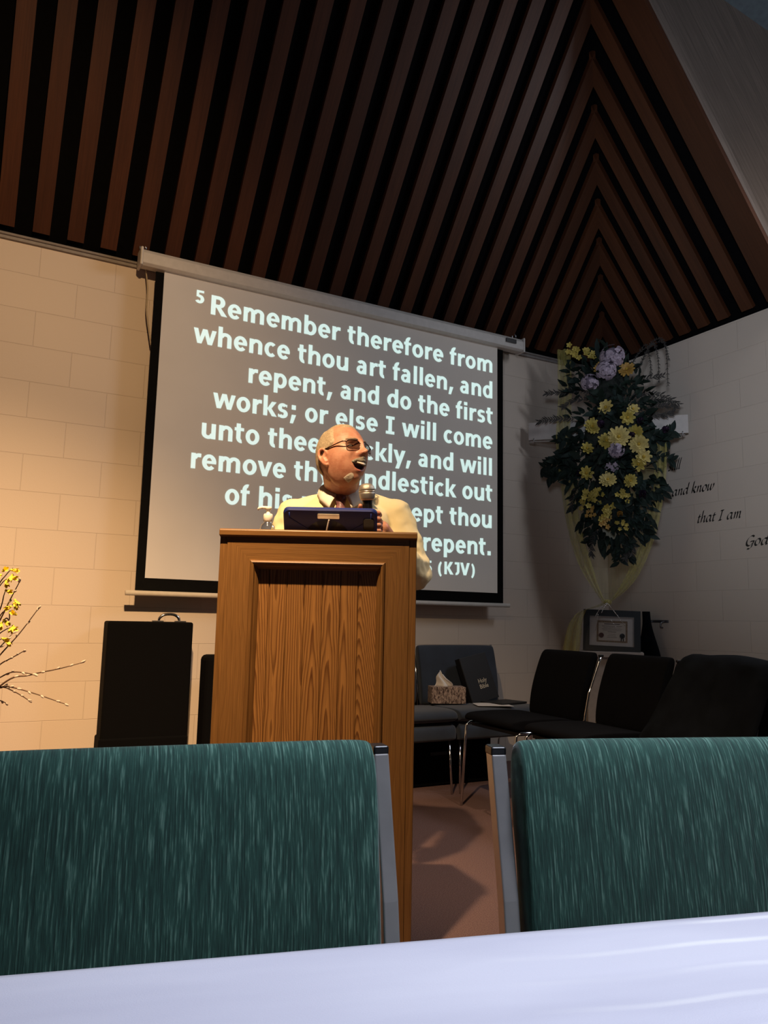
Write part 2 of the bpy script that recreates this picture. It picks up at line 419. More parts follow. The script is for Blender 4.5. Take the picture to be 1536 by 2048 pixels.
M = dict(
    post=plain('satin grey chair post', (.50, .48, .47), .34, .6, .06),
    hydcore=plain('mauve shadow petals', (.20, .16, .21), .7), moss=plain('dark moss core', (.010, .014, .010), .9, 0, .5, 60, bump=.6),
    goatee=hairmat('white goatee hair', (.42, .36, .28), (.62, .55, .45)),
    wall_l=block_wall('painted block wall', 'x'), wall_r=block_wall('painted block wall side', 'y'),
    oak=oak('honey oak'), plank=oak('ash plank panel', True, light=(.31, .150, .046), dark=(.075, .025, .007)),
    batten=batten_mat(), ceil=plain('black painted ceiling', (.003, .003, .0035), .95, spec=.04), carpet=carpet_mat(), lightwell=plank_mat(),
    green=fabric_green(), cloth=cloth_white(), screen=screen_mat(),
    steel=plain('brushed steel tube', (.42, .42, .44), .28, 1.0, .08), chrome=plain('chrome', (.75, .75, .76), .12, 1.0, .04),
    gunmetal=plain('grey painted steel', (.20, .20, .215), .33, .85, .08),
    blackp=plain('black plastic', (.008, .008, .009), .35), blackf=plain('black fabric', (.0025, .0025, .003), .95, spec=.1, bump=.2, scale=300),
    mask=plain('black screen border', (.004, .004, .004), .9, spec=.1),
    housing=plain('off white enamel', (.62, .59, .55), .45, 0, .05), bar=plain('white bar enamel', (.70, .66, .60), .4, 0, .05),
    text=glow('projected text light', (.70, .96, .90), .78), cord=plain('beige cord', (.5, .42, .3), .6),
    trim=plain('grey trim paint', (.26, .235, .22), .6), vinyl=plain('black vinyl lettering', (.008, .007, .008), .5),
    white=plain('white painted board', (.54, .49, .45), .5, 0, .05), acrylic=plain('silver rod', (.6, .6, .62), .2, .9, .05),
    leaf=plain('dark green leaves', (.010, .019, .013), .65, 0, .5, 18, spec=.2), leaf2=plain('blue green leaves', (.014, .026, .022), .65, 0, .4, 18, spec=.2),
    sprig=plain('dark sprigs', (.030, .026, .022), .7, 0, .4), yellow=plain('yellow petals', (.46, .36, .07), .6, 0, .2),
    cream=plain('pale yellow petals', (.60, .48, .16), .6, 0, .15), gold=plain('gold orange petals', (.46, .27, .06), .6, 0, .15),
    mauve=plain('mauve white petals', (.38, .31, .38), .6, 0, .3, 60), plum=plain('dark plum petals', (.05, .025, .06), .6, 0, .3),
    centre=plain('flower centre', (.45, .30, .03), .8), tulle=sheer('yellow tulle', (.52, .46, .13), .58), tulle2=sheer('thin yellow tulle', (.50, .43, .14), .36),
    forsythia=plain('bright yellow petals', (.92, .74, .08), .55, 0, .1), twig=plain('brown twig', (.09, .05, .03), .7, 0, .3), catkin=plain('silvery catkin', (.55, .48, .42), .95, 0, .15, 200),
    navy=plain('navy upholstery', (.018, .027, .045), .9, 0, .25, 8, sheen=.3), darkseat=plain('black upholstery', (.004, .004, .005), .95, spec=.08),
    coat=plain('black coat cloth', (.004, .005, .007), .95, 0, .4, 9, spec=.1), tissue=plain('white tissue paper', (.80, .76, .72), .85, 0, .04), tbox=tissue_box_mat(),
    paper=plain('white paper', (.62, .56, .52), .8, 0, .05), bible=plain('black leather cover', (.007, .006, .006), .5, bump=.2, scale=200), gilt=plain('gilt letters', (.65, .55, .40), .4, .5),
    matboard=plain('cream mat board', (.62, .56, .52), .8, 0, .04), certp=plain('certificate paper', (.60, .52, .44), .8, 0, .05), certb=plain('brown printed border', (.28, .19, .12), .8, 0, .3, 120),
    ink=plain('printed ink', (.12, .09, .08), .8), seal=plain('dark red seal', (.10, .03, .02), .5), rosette=plain('black rosette', (.012, .012, .014), .6),
    frameb=plain('black frame lacquer', (.006, .006, .007), .4), framee=plain('grey frame edge', (.38, .35, .34), .5),
    skin=skin_mat(), lips=plain('lip skin', (.42, .13, .095), .5, 0, .1), mouth=plain('open mouth', (.035, .012, .010), .6), teeth=plain('teeth', (.72, .66, .55), .3, 0, .03),
    hair=hairmat('grey brown hair', (.20, .15, .09), (.50, .40, .27)), stubble=hairmat('grey moustache hair', (.10, .085, .06), (.28, .245, .18)), brow=plain('grey brown eyebrow hair', (.16, .11, .07), .7),
    eye=plain('eyeball white', (.65, .62, .58), .2), iris=plain('dark iris', (.04, .025, .015), .2), specs=plain('dark brown spectacle frame', (.025, .010, .008), .25), lens=lens_mat(),
    shirt=shirt_mat(), collar=plain('cream collar cotton', (.76, .70, .60), .75, 0, .04), tie=plain('dusky striped tie silk', (.16, .07, .075), .45, 0, .4, 90), trousers=plain('charcoal trousers', (.02, .02, .025), .85), shoe=plain('black shoe leather', (.008, .008, .008), .3),
    blue=plain('royal blue silicone', (.008, .020, .15), .5, 0, .1), micgrill=plain('silver mic grille', (.42, .38, .33), .4, .7, .2, 1500, bump=.25), micring=plain('champagne mic collar', (.62, .55, .45), .3, .8),
    pump=plain('white pump plastic', (.72, .66, .58), .4, 0, .04), clear=clear_mat('clear plastic'), gel=clear_mat('clear gel', (.93, .96, .94)), cable=plain('white cable', (.55, .5, .48), .5),
    ribbon=plain('silver curling ribbon', (.7, .66, .62), .15, .9), vase=plain('brown glazed vase', (.14, .08, .05), .3), ped=plain('white pedestal paint', (.50, .44, .40), .6, 0, .08),
    glass=clear_mat('picture glass', (.97, .97, .97)),
)

# ------------------------------------------------------------------ room shell
ZE, ML, MR = 3.06, 1.25, 1.22          # eave height, slopes of the left and right roof planes
def struct(o): o['kind'] = 'structure'; return o
struct(MB().box((1.0, .2, -.05), (12.0, 10.4, .1)).build('floor', M['carpet']))
struct(MB().box((.6, WY+.1, 1.55), (8.4, .2, 3.1)).build('wall_left', M['wall_l']))
struct(MB().box((RX+.1, .9, 1.55), (.2, 7.3, 3.1)).build('wall_right', M['wall_r']))
def lp(sx, sy, d=0):       # point on left roof plane; d = drop below it
    k = 1/math.sqrt(1+ML*ML); return Vector((RX-sx, WY-sy-d*ML*k, ZE+ML*sy-d*k))
def rp(sx, sy, d=0):
    k = 1/math.sqrt(1+MR*MR); return Vector((RX-sx-d*MR*k, WY-sy, ZE+MR*sx-d*k))
HR = MR/ML                 # hip: sy = HR*sx
SYE = 1.695                # the right roof plane stops here
TOPZ = 3.4
b = MB()
b.add([lp(0, 0), lp(7.5, 0), lp(7.5, TOPZ), lp(TOPZ/HR, TOPZ)], [(0, 1, 2, 3)])
b.add([p+Vector((0, .05, .08)) for p in (lp(0, 0), lp(7.5, 0), lp(7.5, TOPZ), lp(TOPZ/HR, TOPZ))], [(3, 2, 1, 0)])
ceil_l = struct(b.build('ceiling_left', M['ceil']))
b = MB(); q = [rp(0, 0), rp(SYE/HR, SYE), rp(0, SYE)]
b.add(q, [(0, 1, 2)]); b.add([p+Vector((.05, 0, .08)) for p in q], [(2, 1, 0)])
ceil_r = struct(b.build('ceiling_right', M['ceil']))
L_LOW = [.20, .365, .52, .672, .838, 1.005, 1.175, 1.367]+[1.367+.1795*k for k in range(1, 32)]
L_W = .088
BD = .035
def prism(b, top, bot, gc):
    n = len(top); vs = top+bot
    g = [(p.dot(gc[0]), gc[2], p.dot(gc[1])) for p in vs]
    fs = [tuple(range(n)), tuple(range(2*n-1, n-1, -1))]+[(i, n+i, n+(i+1) % n, (i+1) % n) for i in range(n)]
    b.add(vs, fs, 0, g)
b = MB(); gl = (Vector((1, 0, 0)), Vector((0, -.62, .78)))
for i, s in enumerate(L_LOW):
    e = s+L_W
    if s > 6.9: break
    t0, t1 = (min(HR*s, TOPZ), min(HR*e, TOPZ))
    pts = [(s, .03), (e, .03), (e, t1), (s, t0)]
    prism(b, [lp(*p, 0.001) for p in pts], [lp(*p, BD) for p in pts], (*gl, i+.37))
struct(b.build('ceiling_battens', M['batten'], parent=ceil_l))
b = MB(); gr = (Vector((0, 1, 0)), Vector((-.63, 0, .77)))
R_IV = [(HR*s, HR*(s+L_W)) for s in L_LOW[:8]]+[(1.522, SYE)]
for i, (s, e) in enumerate(R_IV):
    pts = [(.03, s), (.03, e), (e/HR, e), (s/HR, s)]
    prism(b, [rp(*p, 0.001) for p in pts], [rp(*p, BD) for p in pts], (*gr, i+60.4))
struct(b.build('ceiling_battens', M['batten'], parent=ceil_r))
# light well beyond the wide board: plank wall standing on the edge, closed by its own sloping lid
yw = WY-SYE
edge = [rp(SYE/HR+.0, SYE), rp(-.6, SYE)]
topl = [Vector((edge[0].x-.2, yw, 5.42)), Vector((3.2, yw, 4.95)), Vector((3.904, yw, 4.914)), Vector((4.306, yw, 4.887)), Vector((5.06, yw, 4.80))]
poly = [edge[1]+Vector((0, 0, -.0)), *reversed(topl[2:]), Vector((2.6, yw, 5.7)), edge[0]]
ed = (edge[1]-edge[0]).normalized(); pn = ed.cross(Vector((0, 1, 0)))
b = MB()
fr = [p for p in poly]; bk = [p+Vector((0, .06, 0)) for p in poly]
n = len(fr)
b.add(fr+bk, [tuple(range(n)), tuple(range(2*n-1, n-1, -1))]+[(i, (i+1) % n, n+(i+1) % n, n+i) for i in range(n)], 0,
      [(p.dot(pn), 0, p.dot(ed)) for p in fr+bk])
struct(b.build('wall_lightwell', M['lightwell']))
b = MB()
p0, p1 = Vector((2.6, yw, 5.72)), Vector((5.1, yw, 4.80))
p0 = Vector((3.904-1.3, yw, 4.914+.09)); 
b.add([p0, p1, p1+Vector((0, -2.6, .5)), p0+Vector((0, -2.6, .5))], [(0, 1, 2, 3)])
b.add([p+Vector((0, 0, .05)) for p in (p0, p1, p1+Vector((0, -2.6, .5)), p0+Vector((0, -2.6, .5)))], [(3, 2, 1, 0)])
struct(b.build('ceiling_lightwell', plain('blue grey painted lid', (.10, .13, .15), .8)))
# trim strip and conduit along the top of the screen wall
b = MB(); b.box((.35, WY-.010, 3.038), (7.9, .020, .034)); b.tube([(-3.4, WY-.026, 3.046), (3.95, WY-.026, 3.046)], .008)
struct(b.build('trim_1', M['trim']))
# ------------------------------------------------------------------ projection screen
SY = WY-.12
scr = empty('projection_screen', (2.07, SY, 1.09), 0, 'pull-down projection screen with black border showing white scripture text, on the block wall', 'projection screen')
def sc(x, y, z): return Vector((x-2.07, y-SY, z-1.09))
b = MB(); b.box(sc(2.067, SY+.004, 2.04), (2.532, .004, 1.88))
b.build('screen_border', M['mask'], scr)
b = MB(); b.box(sc(2.064, SY, 2.085), (2.43, .004, 1.81))
b.build('screen_surface', M['screen'], scr)
b = MB()
prof = [(-.05, .0), (-.05, .06), (-.03, .085), (.03, .09), (.05, .085), (.05, .0), (.02, -.012), (-.03, -.012)]
vs = []; xs = (.715, 3.49)
for X in xs: vs += [sc(X, SY+.005+p[0], 3.0+p[1]) for p in prof]
k = len(prof); b.add(vs, [tuple(range(k)), tuple(range(2*k-1, k-1, -1))]+[(i, k+i, k+(i+1) % k, (i+1) % k) for i in range(k)])
b.build('screen_housing', M['housing'], scr, bevel=.004)
for X, s in ((.708, -1), (3.497, 1)):
    b = MB(); b.box(sc(X, SY+.005, 3.038), (.016, .108, .11)); b.build('end_cap', M['housing'], scr, bevel=.006)
for X in (.715, 3.45):
    b = MB(); b.tube(catmull([sc(X, SY+.03, 3.09), sc(X-.01, SY+.03, 3.125), sc(X+.012, SY+.03, 3.14), sc(X+.025, SY+.03, 3.115), sc(X+.03, SY+.09, 3.10)]), .006)
    b.build('mounting_hook', M['steel'], scr, smooth=True)
b = MB(); b.box(sc(3.37, SY-.052, 3.045), (.09, .008, .03)); b.build('maker_badge', M['blackp'], scr)
b = MB(); b.tube([sc(.75, SY, 1.095), sc(3.385, SY, 1.095)], .0145, 12)
b.build('bottom_bar', M['bar'], scr, smooth=True)
# lettering thrown by the projector: right-aligned lines
LINES = [("Remember therefore from", 1.136, 3.233, 2.787), ("whence thou art fallen, and", 1.04, 3.233, 2.592), ("repent, and do the first", 1.391, 3.236, 2.401),
         ("works; or else I will come", 1.178, 3.233, 2.212), ("unto thee quickly, and will", 1.121, 3.23, 2.018), ("remove thy candlestick out", 1.068, 3.232, 1.830),
         ("of his place, except thou", 1.281, 3.228, 1.638), ("repent.", None, 3.22, 1.443)]
SWX, SWY = .165, .125
def _R(x0, y0, x1, y1): return ('q', [(x0, y0), (x1, y0), (x1, y1), (x0, y1)])
def _Q(*p): return ('q', list(p))
def _A(cx, cy, rx, ry, a0, a1, wx=SWX, wy=SWY): return ('a', cx, cy, rx, ry, a0, a1, wx, wy)
def _hump(x0, w_, y0=0):      # stem-less n arch: from x0 over to a right stem
    return [_A(x0+w_/2, .36, w_/2, .195, 0, 180), _R(x0+w_-SWX, y0, x0+w_, .37)]
XH = .548
GB = {
 'a': ([_A(.27, .36, .225, .195, 0, 150), _R(.33, 0, .495, .37), _A(.245, .165, .205, .175, 60, 360, .15, .11), _R(.24, .225, .40, .335)], .60),
 'b': ([_R(.06, 0, .225, .765), _A(.325, .272, .265, .285, 0, 360)], .632),
 'c': ([_A(.30, .272, .265, .285, 48, 312)], .527),
 'd': ([_R(.407, 0, .572, .765), _A(.307, .272, .265, .285, 0, 360)], .632),
 'e': ([_A(.30, .272, .265, .285, 0, 318), _R(.14, .225, .56, .325)], .594),
 'f': ([_R(.075, 0, .24, .56), _A(.275, .56, .20, .215, 75, 180), _R(.01, .435, .36, .548)], .386),
 'h': ([_R(.06, 0, .225, .765)]+_hump(.10, .485), .643),
 'i': ([_R(.068, 0, .233, .548), _R(.063, .625, .238, .765)], .302),
 'k': ([_R(.06, 0, .225, .765), _Q((.20, .24), (.40, .548), (.59, .548), (.355, .24)), _Q((.20, .30), (.36, .33), (.62, 0), (.42, 0))], .60),
 'l': ([_R(.068, 0, .233, .765)], .302),
 'm': ([_R(.06, 0, .225, .548)]+_hump(.10, .425)+_hump(.41, .485-.01), .954),
 'n': ([_R(.06, 0, .225, .548)]+_hump(.10, .485), .643),
 'o': ([_A(.308, .272, .272, .285, 0, 360)], .617),
 'p': ([_R(.06, -.205, .225, .548), _A(.325, .272, .265, .285, 0, 360)], .632),
 'r': ([_R(.06, 0, .225, .548), _A(.36, .33, .26, .22, 80, 170), _R(.34, .415, .425, .548)], .434),
 's': ([_A(.258, .385, .20, .17, 30, 270, .165, .115), _A(.258, .158, .215, .17, -150, 90, .165, .115), _R(.07, .02, .12, .13), _R(.40, .42, .44, .52)], .516),
 't': ([_R(.085, .15, .25, .70), _A(.285, .19, .20, .20, 180, 280), _R(.015, .435, .38, .548)], .416),
 'u': ([_R(.418, 0, .583, .548), _R(.058, .18, .223, .548), _A(.30, .19, .242, .20, 180, 360)], .643),
 'v': ([_Q((.0, .548), (.18, .548), (.37, 0), (.20, 0)), _Q((.40, .548), (.58, .548), (.38, 0), (.21, 0))], .58),
 'w': ([_Q((.01, .548), (.175, .548), (.325, 0), (.165, 0)), _Q((.355, .548), (.52, .548), (.325, 0), (.20, 0)), _Q((.37, .548), (.53, .548), (.70, 0), (.56, 0)), _Q((.715, .548), (.88, .548), (.725, 0), (.575, 0))], .89),
 'x': ([_Q((.01, .548), (.21, .548), (.59, 0), (.39, 0)), _Q((.39, .548), (.585, .548), (.20, 0), (.0, 0))], .60),
 'y': ([_Q((.0, .548), (.18, .548), (.375, .03), (.20, .03)), _Q((.40, .548), (.578, .548), (.275, -.205), (.10, -.205))], .576),
 'q': ([_R(.407, -.205, .572, .548), _A(.307, .272, .265, .285, 0, 360)], .632),
 'R': ([_R(.07, 0, .245, .727), _A(.36, .505, .245, .222, -90, 90, .18, .125), _R(.2, .602, .37, .727), _R(.2, .283, .37, .405), _Q((.25, .33), (.42, .33), (.70, 0), (.48, 0))], .68),
 'I': ([_R(.19, 0, .36, .727), _R(.07, .61, .48, .727), _R(.07, 0, .48, .117)], .547),
 'K': ([_R(.07, 0, .245, .727), _Q((.22, .34), (.45, .727), (.67, .727), (.40, .34)), _Q((.22, .42), (.40, .42), (.71, 0), (.48, 0))], .69),
 'J': ([_R(.27, .2, .445, .727), _A(.20, .22, .245, .235, -100, 0, .175, .13), _R(.11, .60, .3, .727)], .50),
 'V': ([_Q((.0, .727), (.19, .727), (.435, 0), (.24, 0)), _Q((.495, .727), (.685, .727), (.44, 0), (.25, 0))], .685),
 ',': ([_Q((.10, .175), (.28, .175), (.16, -.155), (.03, -.155))], .312),
 '.': ([_R(.07, 0, .245, .175)], .312),
 ';': ([_Q((.13, .175), (.31, .175), (.19, -.155), (.06, -.155)), _R(.115, .373, .29, .548)], .363),
 ':': ([_R(.09, 0, .265, .175), _R(.09, .373, .265, .548)], .363),
 '(': ([_A(.42, .28, .34, .50, 118, 242, .155, .10)], .45),
 ')': ([_A(.03, .28, .34, .50, -62, 62, .155, .10)], .45),
 '5': ([_A(.28, .235, .29, .245, -150, 125, .22, .15), _R(.09, .36, .24, .727), _R(.09, .605, .54, .727)], .637),
 '2': ([_A(.29, .50, .265, .235, -20, 155, .17, .12), _Q((.05, .0), (.05, .11), (.39, .47), (.55, .42), (.25, .10), (.25, 0)), _R(.05, 0, .58, .12)], .637),
 ' ': ([], .293)}
LAY = [0]
def bold_line(txt):
    x = 0; polys = []
    for ch in txt:
        pr, adv = GB[ch]
        for p in pr:
            LAY[0] += 1
            if p[0] == 'q': polys.append([(a+x, c, LAY[0] % 5) for a, c in p[1]])
            else:
                _, cx, cy, rx, ry, a0, a1, wx, wy = p; n = max(6, int(abs(a1-a0)/9))
                for k in range(n):
                    q = []
                    for a, inn in ((a0+(a1-a0)*k/n, 0), (a0+(a1-a0)*(k+1)/n, 0), (a0+(a1-a0)*(k+1)/n, 1), (a0+(a1-a0)*k/n, 1)):
                        a = math.radians(a); q.append((cx+x+(rx-wx*inn)*math.cos(a), cy+(ry-wy*inn)*math.sin(a), LAY[0] % 5))
                    polys.append(q)
        x += adv
    return polys
LK = [1.0]
def put_line(txt, x0, x1, z, em):
    ps = bold_line(txt); xs = [p[0] for q in ps for p in q]; mn, mx = min(xs), max(xs)
    k = (x1-x0)/(mx-mn) if x0 is not None else LK[0]*em
    LK[0] = k/em
    b = TXT
    for q in ps: b.add([sc(x1+(p[0]-mx)*k, SY-.0034-.0001*p[2], z+p[1]*em) for p in q], [tuple(range(len(q)))])
EM = .168; TXT = MB()
for t, x0, x1, z in LINES: put_line(t, x0, x1, z, EM)
put_line("5", 1.039, 1.092, 2.841, .110)
LK[0] = .98
put_line("Revelation 2:5 (KJV)", None, on_left(949, 1140, .12).x, 1.293, .118)
TXT.build('projected_text', M['text'], scr)
# cord hanging from the housing's left end
c = MB(); pts = [on_left(x, y, .06) for x, y in [(291, 533), (295, 575), (293, 620), (297, 655), (302, 690)]]
c.tube(catmull(pts), .004, 6); cordo = c.build('hanging_cord', M['cord'], smooth=True)
tag(cordo, 'thin beige cord hanging down the wall left of the projection screen', 'cord')

# ------------------------------------------------------------------ wall lettering (calligraphic, right wall)
BOWL = [(.36, .40), (.27, .46), (.13, .40), (.04, .22), (.06, .05), (.14, .0), (.26, .09), (.36, .28)]
GL = {
 'a': ([BOWL, [(.40, .46), (.35, .22), (.36, .04), (.43, .01), (.50, .08)]], .54),
 'n': ([[(.0, .40), (.07, .46), (.09, .36), (.05, 0)], [(.06, .2), (.16, .4), (.27, .46), (.32, .39), (.29, .1), (.34, .0), (.42, .07)]], .46),
 'd': ([BOWL, [(.44, .88), (.42, .6), (.36, .2), (.38, .02), (.47, .05)]], .52),
 'k': ([[(.14, .88), (.09, .5), (.04, 0)], [(.08, .22), (.2, .42), (.3, .45), (.32, .36), (.24, .26), (.12, .22)], [(.16, .23), (.26, .06), (.34, 0), (.42, .06)]], .46),
 'o': ([[(.22, .46), (.1, .39), (.03, .18), (.08, .03), (.18, 0), (.31, .1), (.37, .3), (.31, .44), (.22, .46)]], .44),
 'w': ([[(.0, .4), (.07, .46), (.08, .36), (.06, .1), (.12, 0), (.23, .12), (.31, .32), (.32, .46)], [(.31, .36), (.29, .1), (.35, .0), (.46, .13), (.54, .34), (.5, .47)]], .6),
 't': ([[(.13, .62), (.09, .4), (.05, .1), (.1, 0), (.21, .06)], [(.0, .43), (.24, .45)]], .28),
 'h': ([[(.13, .88), (.09, .5), (.04, 0)], [(.06, .2), (.16, .4), (.27, .46), (.32, .39), (.29, .1), (.34, .0), (.42, .07)]], .46),
 'I': ([[(.22, .7), (.12, 0)], [(.08, .7), (.34, .71)], [(.0, .0), (.25, .01)]], .42),
 'm': ([[(.0, .40), (.07, .46), (.09, .36), (.05, 0)], [(.06, .2), (.16, .4), (.25, .46), (.29, .38), (.25, 0)], [(.26, .2), (.36, .4), (.46, .46), (.5, .39), (.47, .1), (.52, 0), (.6, .07)]], .64),
 'G': ([[(.52, .62), (.4, .71), (.22, .63), (.07, .38), (.07, .12), (.2, 0), (.36, .05), (.46, .2)], [(.3, .29), (.54, .31), (.48, .1), (.42, -.12), (.3, -.22), (.17, -.19)]], .62),
 '.': ([[(.02, .07), (.09, .0)]], .16),
 'i': ([[(.0, .4), (.06, .46), (.06, .36), (.03, .08), (.08, 0), (.17, .07)], [(.09, .64), (.12, .68)]], .2),
 'l': ([[(.15, .88), (.09, .5), (.04, .1), (.08, 0), (.17, .07)]], .2),
 's': ([[(.3, .42), (.2, .46), (.1, .4), (.12, .3), (.24, .18), (.24, .06), (.12, 0), (.02, .05)]], .34),
 'e': ([[(.04, .22), (.2, .26), (.28, .36), (.22, .46), (.1, .4), (.03, .2), (.08, .03), (.18, 0), (.31, .1)]], .36),
 'B': ([[(.16, .7), (.08, 0)], [(.1, .66), (.3, .7), (.4, .6), (.3, .42), (.16, .38)], [(.2, .38), (.38, .34), (.4, .14), (.26, .02), (.06, 0)]], .5),
 ' ': ([], .26)}
def quote(b, txt, y_end, z0, em, right=False, width=None):
    x = 0; strips = []
    for ch in txt:
        st, adv = GL[ch]
        for s in st: strips.append([Vector((p[0]+x+.22*p[1], p[1], 0)) for p in s])
        x += adv
    xs = [p.x for s in strips for p in s]; mn, mx = min(xs), max(xs)
    k = width/(mx-mn) if width else em
    nib = Vector((math.cos(math.radians(38)), math.sin(math.radians(38)), 0))*.075
    for s in strips:
        pts = catmull(s, 5); vs = []
        for p in pts:
            for q in (p-nib, p+nib):
                yy = y_end-(q.x-mn)*k if not right else y_end+(mx-q.x)*k
                for dx in (.0008, .0002): vs.append(Vector((RX-dx, yy, z0+q.y*em)))
        fs = []
        for i in range(len(pts)-1):
            a = i*4; fs += [(a, a+2, a+6, a+4)]
        b.add(vs, fs)
b = MB()
e1 = on_right(1364, 937)
quote(b, 'Be still', e1.y, 2.108, .092, True)
quote(b, 'and know', 3.853, 1.915, .092, width=.355)
quote(b, 'that I am', 3.640, 1.697, .092, width=.342)
quote(b, 'God.', 3.266, 1.505, .092, width=.168)
qo = b.build('wall_lettering', M['vinyl'])
tag(qo, 'black italic quotation lettering stuck on the right block wall', 'wall lettering')

# ------------------------------------------------------------------ lectern
LROT = math.radians(-28.17); LC = Vector((.9085, 2.108, 0))
lect = empty('lectern', LC, LROT, 'tall oak lectern with a recessed vertical plank front panel, in front of the speaker', 'lectern')
LM = Matrix.Translation(LC) @ Matrix.Rotation(LROT, 4, 'Z'); LI = LM.inverted()
LW, LH, LD = .593, 1.238, .36
hw = LW/2; sw = .023
def gz(off): return lambda p: (p[0]*1.0+off+p[1], off, p[2])
SLP = .86            # steep writing slope falling towards the speaker
def slope_z(v): return LH-SLP*max(0, v-.035)
for s in (-1, 1):
    b = MB(); pr = [(.002, 0), (LD, 0), (LD, slope_z(LD)-.035), (.045, LH-.035), (.002, LH-.021)]
    xo = (s*hw, s*(hw-sw)); vs = [Vector((x, *p)) for x in xo for p in pr]; k = len(pr)
    fs = [tuple(range(k)), tuple(range(2*k-1, k-1, -1))]+[(i, k+i, k+(i+1) % k, (i+1) % k) for i in range(k)]
    g = [(p.x+.3*s+.77+p.y, .3*s+.77, p.z) for p in vs]
    b.add(vs, fs if s < 0 else [f[::-1] for f in fs], 0, g)
    b.build('side_panel', M['oak'], lect, bevel=.003)
# mitred frame with moulding, front at y=0
ih = hw-sw
x0, x1, z0, z1 = -ih, ih, .02, LH-.022
prof = [(0, .0), (.070, .0), (.073, -.009), (.078, -.013), (.083, -.010), (.086, -.001), (.090, .004), (.094, .011), (.096, .016), (.0965, .020)]
b = MB()
def ring(i, y): return [Vector((x0+i, y, z0+i)), Vector((x1-i, y, z0+i)), Vector((x1-i, y, z1-i)), Vector((x0+i, y, z1-i))]
for (i0, y0), (i1, y1) in zip(prof, prof[1:]):
    a = ring(i0, y0); c = ring(i1, y1)
    for k in range(4):
        q = [a[k], a[(k+1) % 4], c[(k+1) % 4], c[k]]
        g = [(p.z+5+k, k+.3, p.x) if k in (0, 2) else (p.x+k*.7, k+.6, p.z) for p in q]
        b.add(q, [(0, 1, 2, 3)], 0, g)
b.build('front_frame', M['oak'], lect)
# plank panel
b = MB(); px0, px1 = x0+.094, x1-.094; pz0, pz1 = z0+.09, z1-.09; npk = 7; edges = [px0, px0+.034]+[px0+.034+.0537*k for k in range(1, 7)]
edges = [e for e in edges if e < px1-.01]+[px1]
for k in range(len(edges)-1):
    a, c = edges[k], edges[k+1]; m_ = (a+c)/2; g_ = .0008; ch = .0010
    cols = [(a+g_, .0225), (a+g_, .021), (a+g_+ch, .0190), (c-g_-ch, .0190), (c-g_, .021), (c-g_, .0225)]
    rnd = [.13, .47, .93, .71, .29, .83, .55, .37][k]
    for (xa, ya), (xb, yb) in zip(cols, cols[1:]):
        q = [Vector((xa, ya, pz0)), Vector((xb, yb, pz0)), Vector((xb, yb, pz1)), Vector((xa, ya, pz1))]
        b.add(q, [(0, 1, 2, 3)], 0, [(p.x-m_, rnd*3+k, p.z) for p in q])
q = [Vector((px0-.01, .0235, pz0-.02)), Vector((px1+.01, .0235, pz0-.02)), Vector((px1+.01, .0235, pz1+.02)), Vector((px0-.01, .0235, pz1+.02))]
b.add(q, [(0, 1, 2, 3)], 0, [(0, 9, 0)]*4)
b.build('plank_panel', M['plank'], lect)
b = MB(); b.box((0, .032, (LH-.05)/2), (LW-2*sw, .012, LH-.06), gco=gz(.2)); b.build('front_panel_backing', M['oak'], lect)
# top board: flat nose then sloping down to the speaker
b = MB(); pr = [(-.012, LH-.020), (-.012, LH-.004), (-.008, LH), (.035, LH), (LD+.02, slope_z(LD+.02)), (LD+.02, slope_z(LD+.02)-.026), (.045, LH-.036)]
vs = [Vector((s*(hw+.001), p[0], p[1])) for s in (-1, 1) for p in pr]; k = len(pr)
b.add(vs, [tuple(range(k)), tuple(range(2*k-1, k-1, -1))]+[(i, k+i, k+(i+1) % k, (i+1) % k) for i in range(k)], 0, [(p.z*2+p.y+3, .4, p.x) for p in vs])
b.build('top_board', M['oak'], lect, bevel=.002)
b = MB(); b.box((0, .20, .62), (LW-2*sw, .30, .02), gco=lambda p: (p[1], .5, p[0])); b.build('shelf', M['oak'], lect)

# tablet in a blue case, leaning on the slope
tb0 = LI @ at(667, 1057, 2.44)
tv = .130; tz = slope_z(tv)
tab = empty('tablet', LM @ Vector((tb0.x-.004, tv, tz+.003)), LROT, 'tablet in a rugged royal blue case with round black hand strap, leaning on the lectern', 'tablet')
tilt = Matrix.Rotation(math.radians(35), 4, 'X')      # top leans towards the audience
def rrect(wd, ht, r, n=6):
    out = []
    for cx, cz, a0 in ((wd/2-r, ht/2-r, 0), (-wd/2+r, ht/2-r, 90), (-wd/2+r, -ht/2+r, 180), (wd/2-r, -ht/2+r, 270)):
        for k in range(n+1):
            a = math.radians(a0+90*k/n); out.append((cx+r*math.cos(a), cz+r*math.sin(a)))
    return out
def slab(b, wd, ht, r, y0, y1, c=(0, 0), mat=None, mi=0, ch=0):
    o = rrect(wd, ht, r); n = len(o)
    lays = [(y0+ch, 0), (y0, ch)] if ch else [(y0, 0)]
    layers = ([(y1, 0)] + lays) if not ch else [(y1, ch), (y1-ch, 0), (y0+ch, 0), (y0, ch)]
    vs = []
    for y, ins in layers:
        kx = 1-2*ins/wd; kz = 1-2*ins/ht
        for x, z in o:
            p = Vector((c[0]+x*kx, y, c[1]+z*kz)); vs.append(mat @ p if mat is not None else p)
    L = len(layers)
    fs = [tuple(range(n))[::-1], tuple((L-1)*n+i for i in range(n))]+[(l*n+i, l*n+(i+1) % n, (l+1)*n+(i+1) % n, (l+1)*n+i) for l in range(L-1) for i in range(n)]
    b.add(vs, fs, mi)
TW, TH = .288, .185
T0 = tilt @ Matrix.Translation((0, 0, TH/2))
b = MB(); slab(b, TW, TH, .016, -.011, .008, mat=T0, ch=.004); b.build('case', M['blue'], tab)
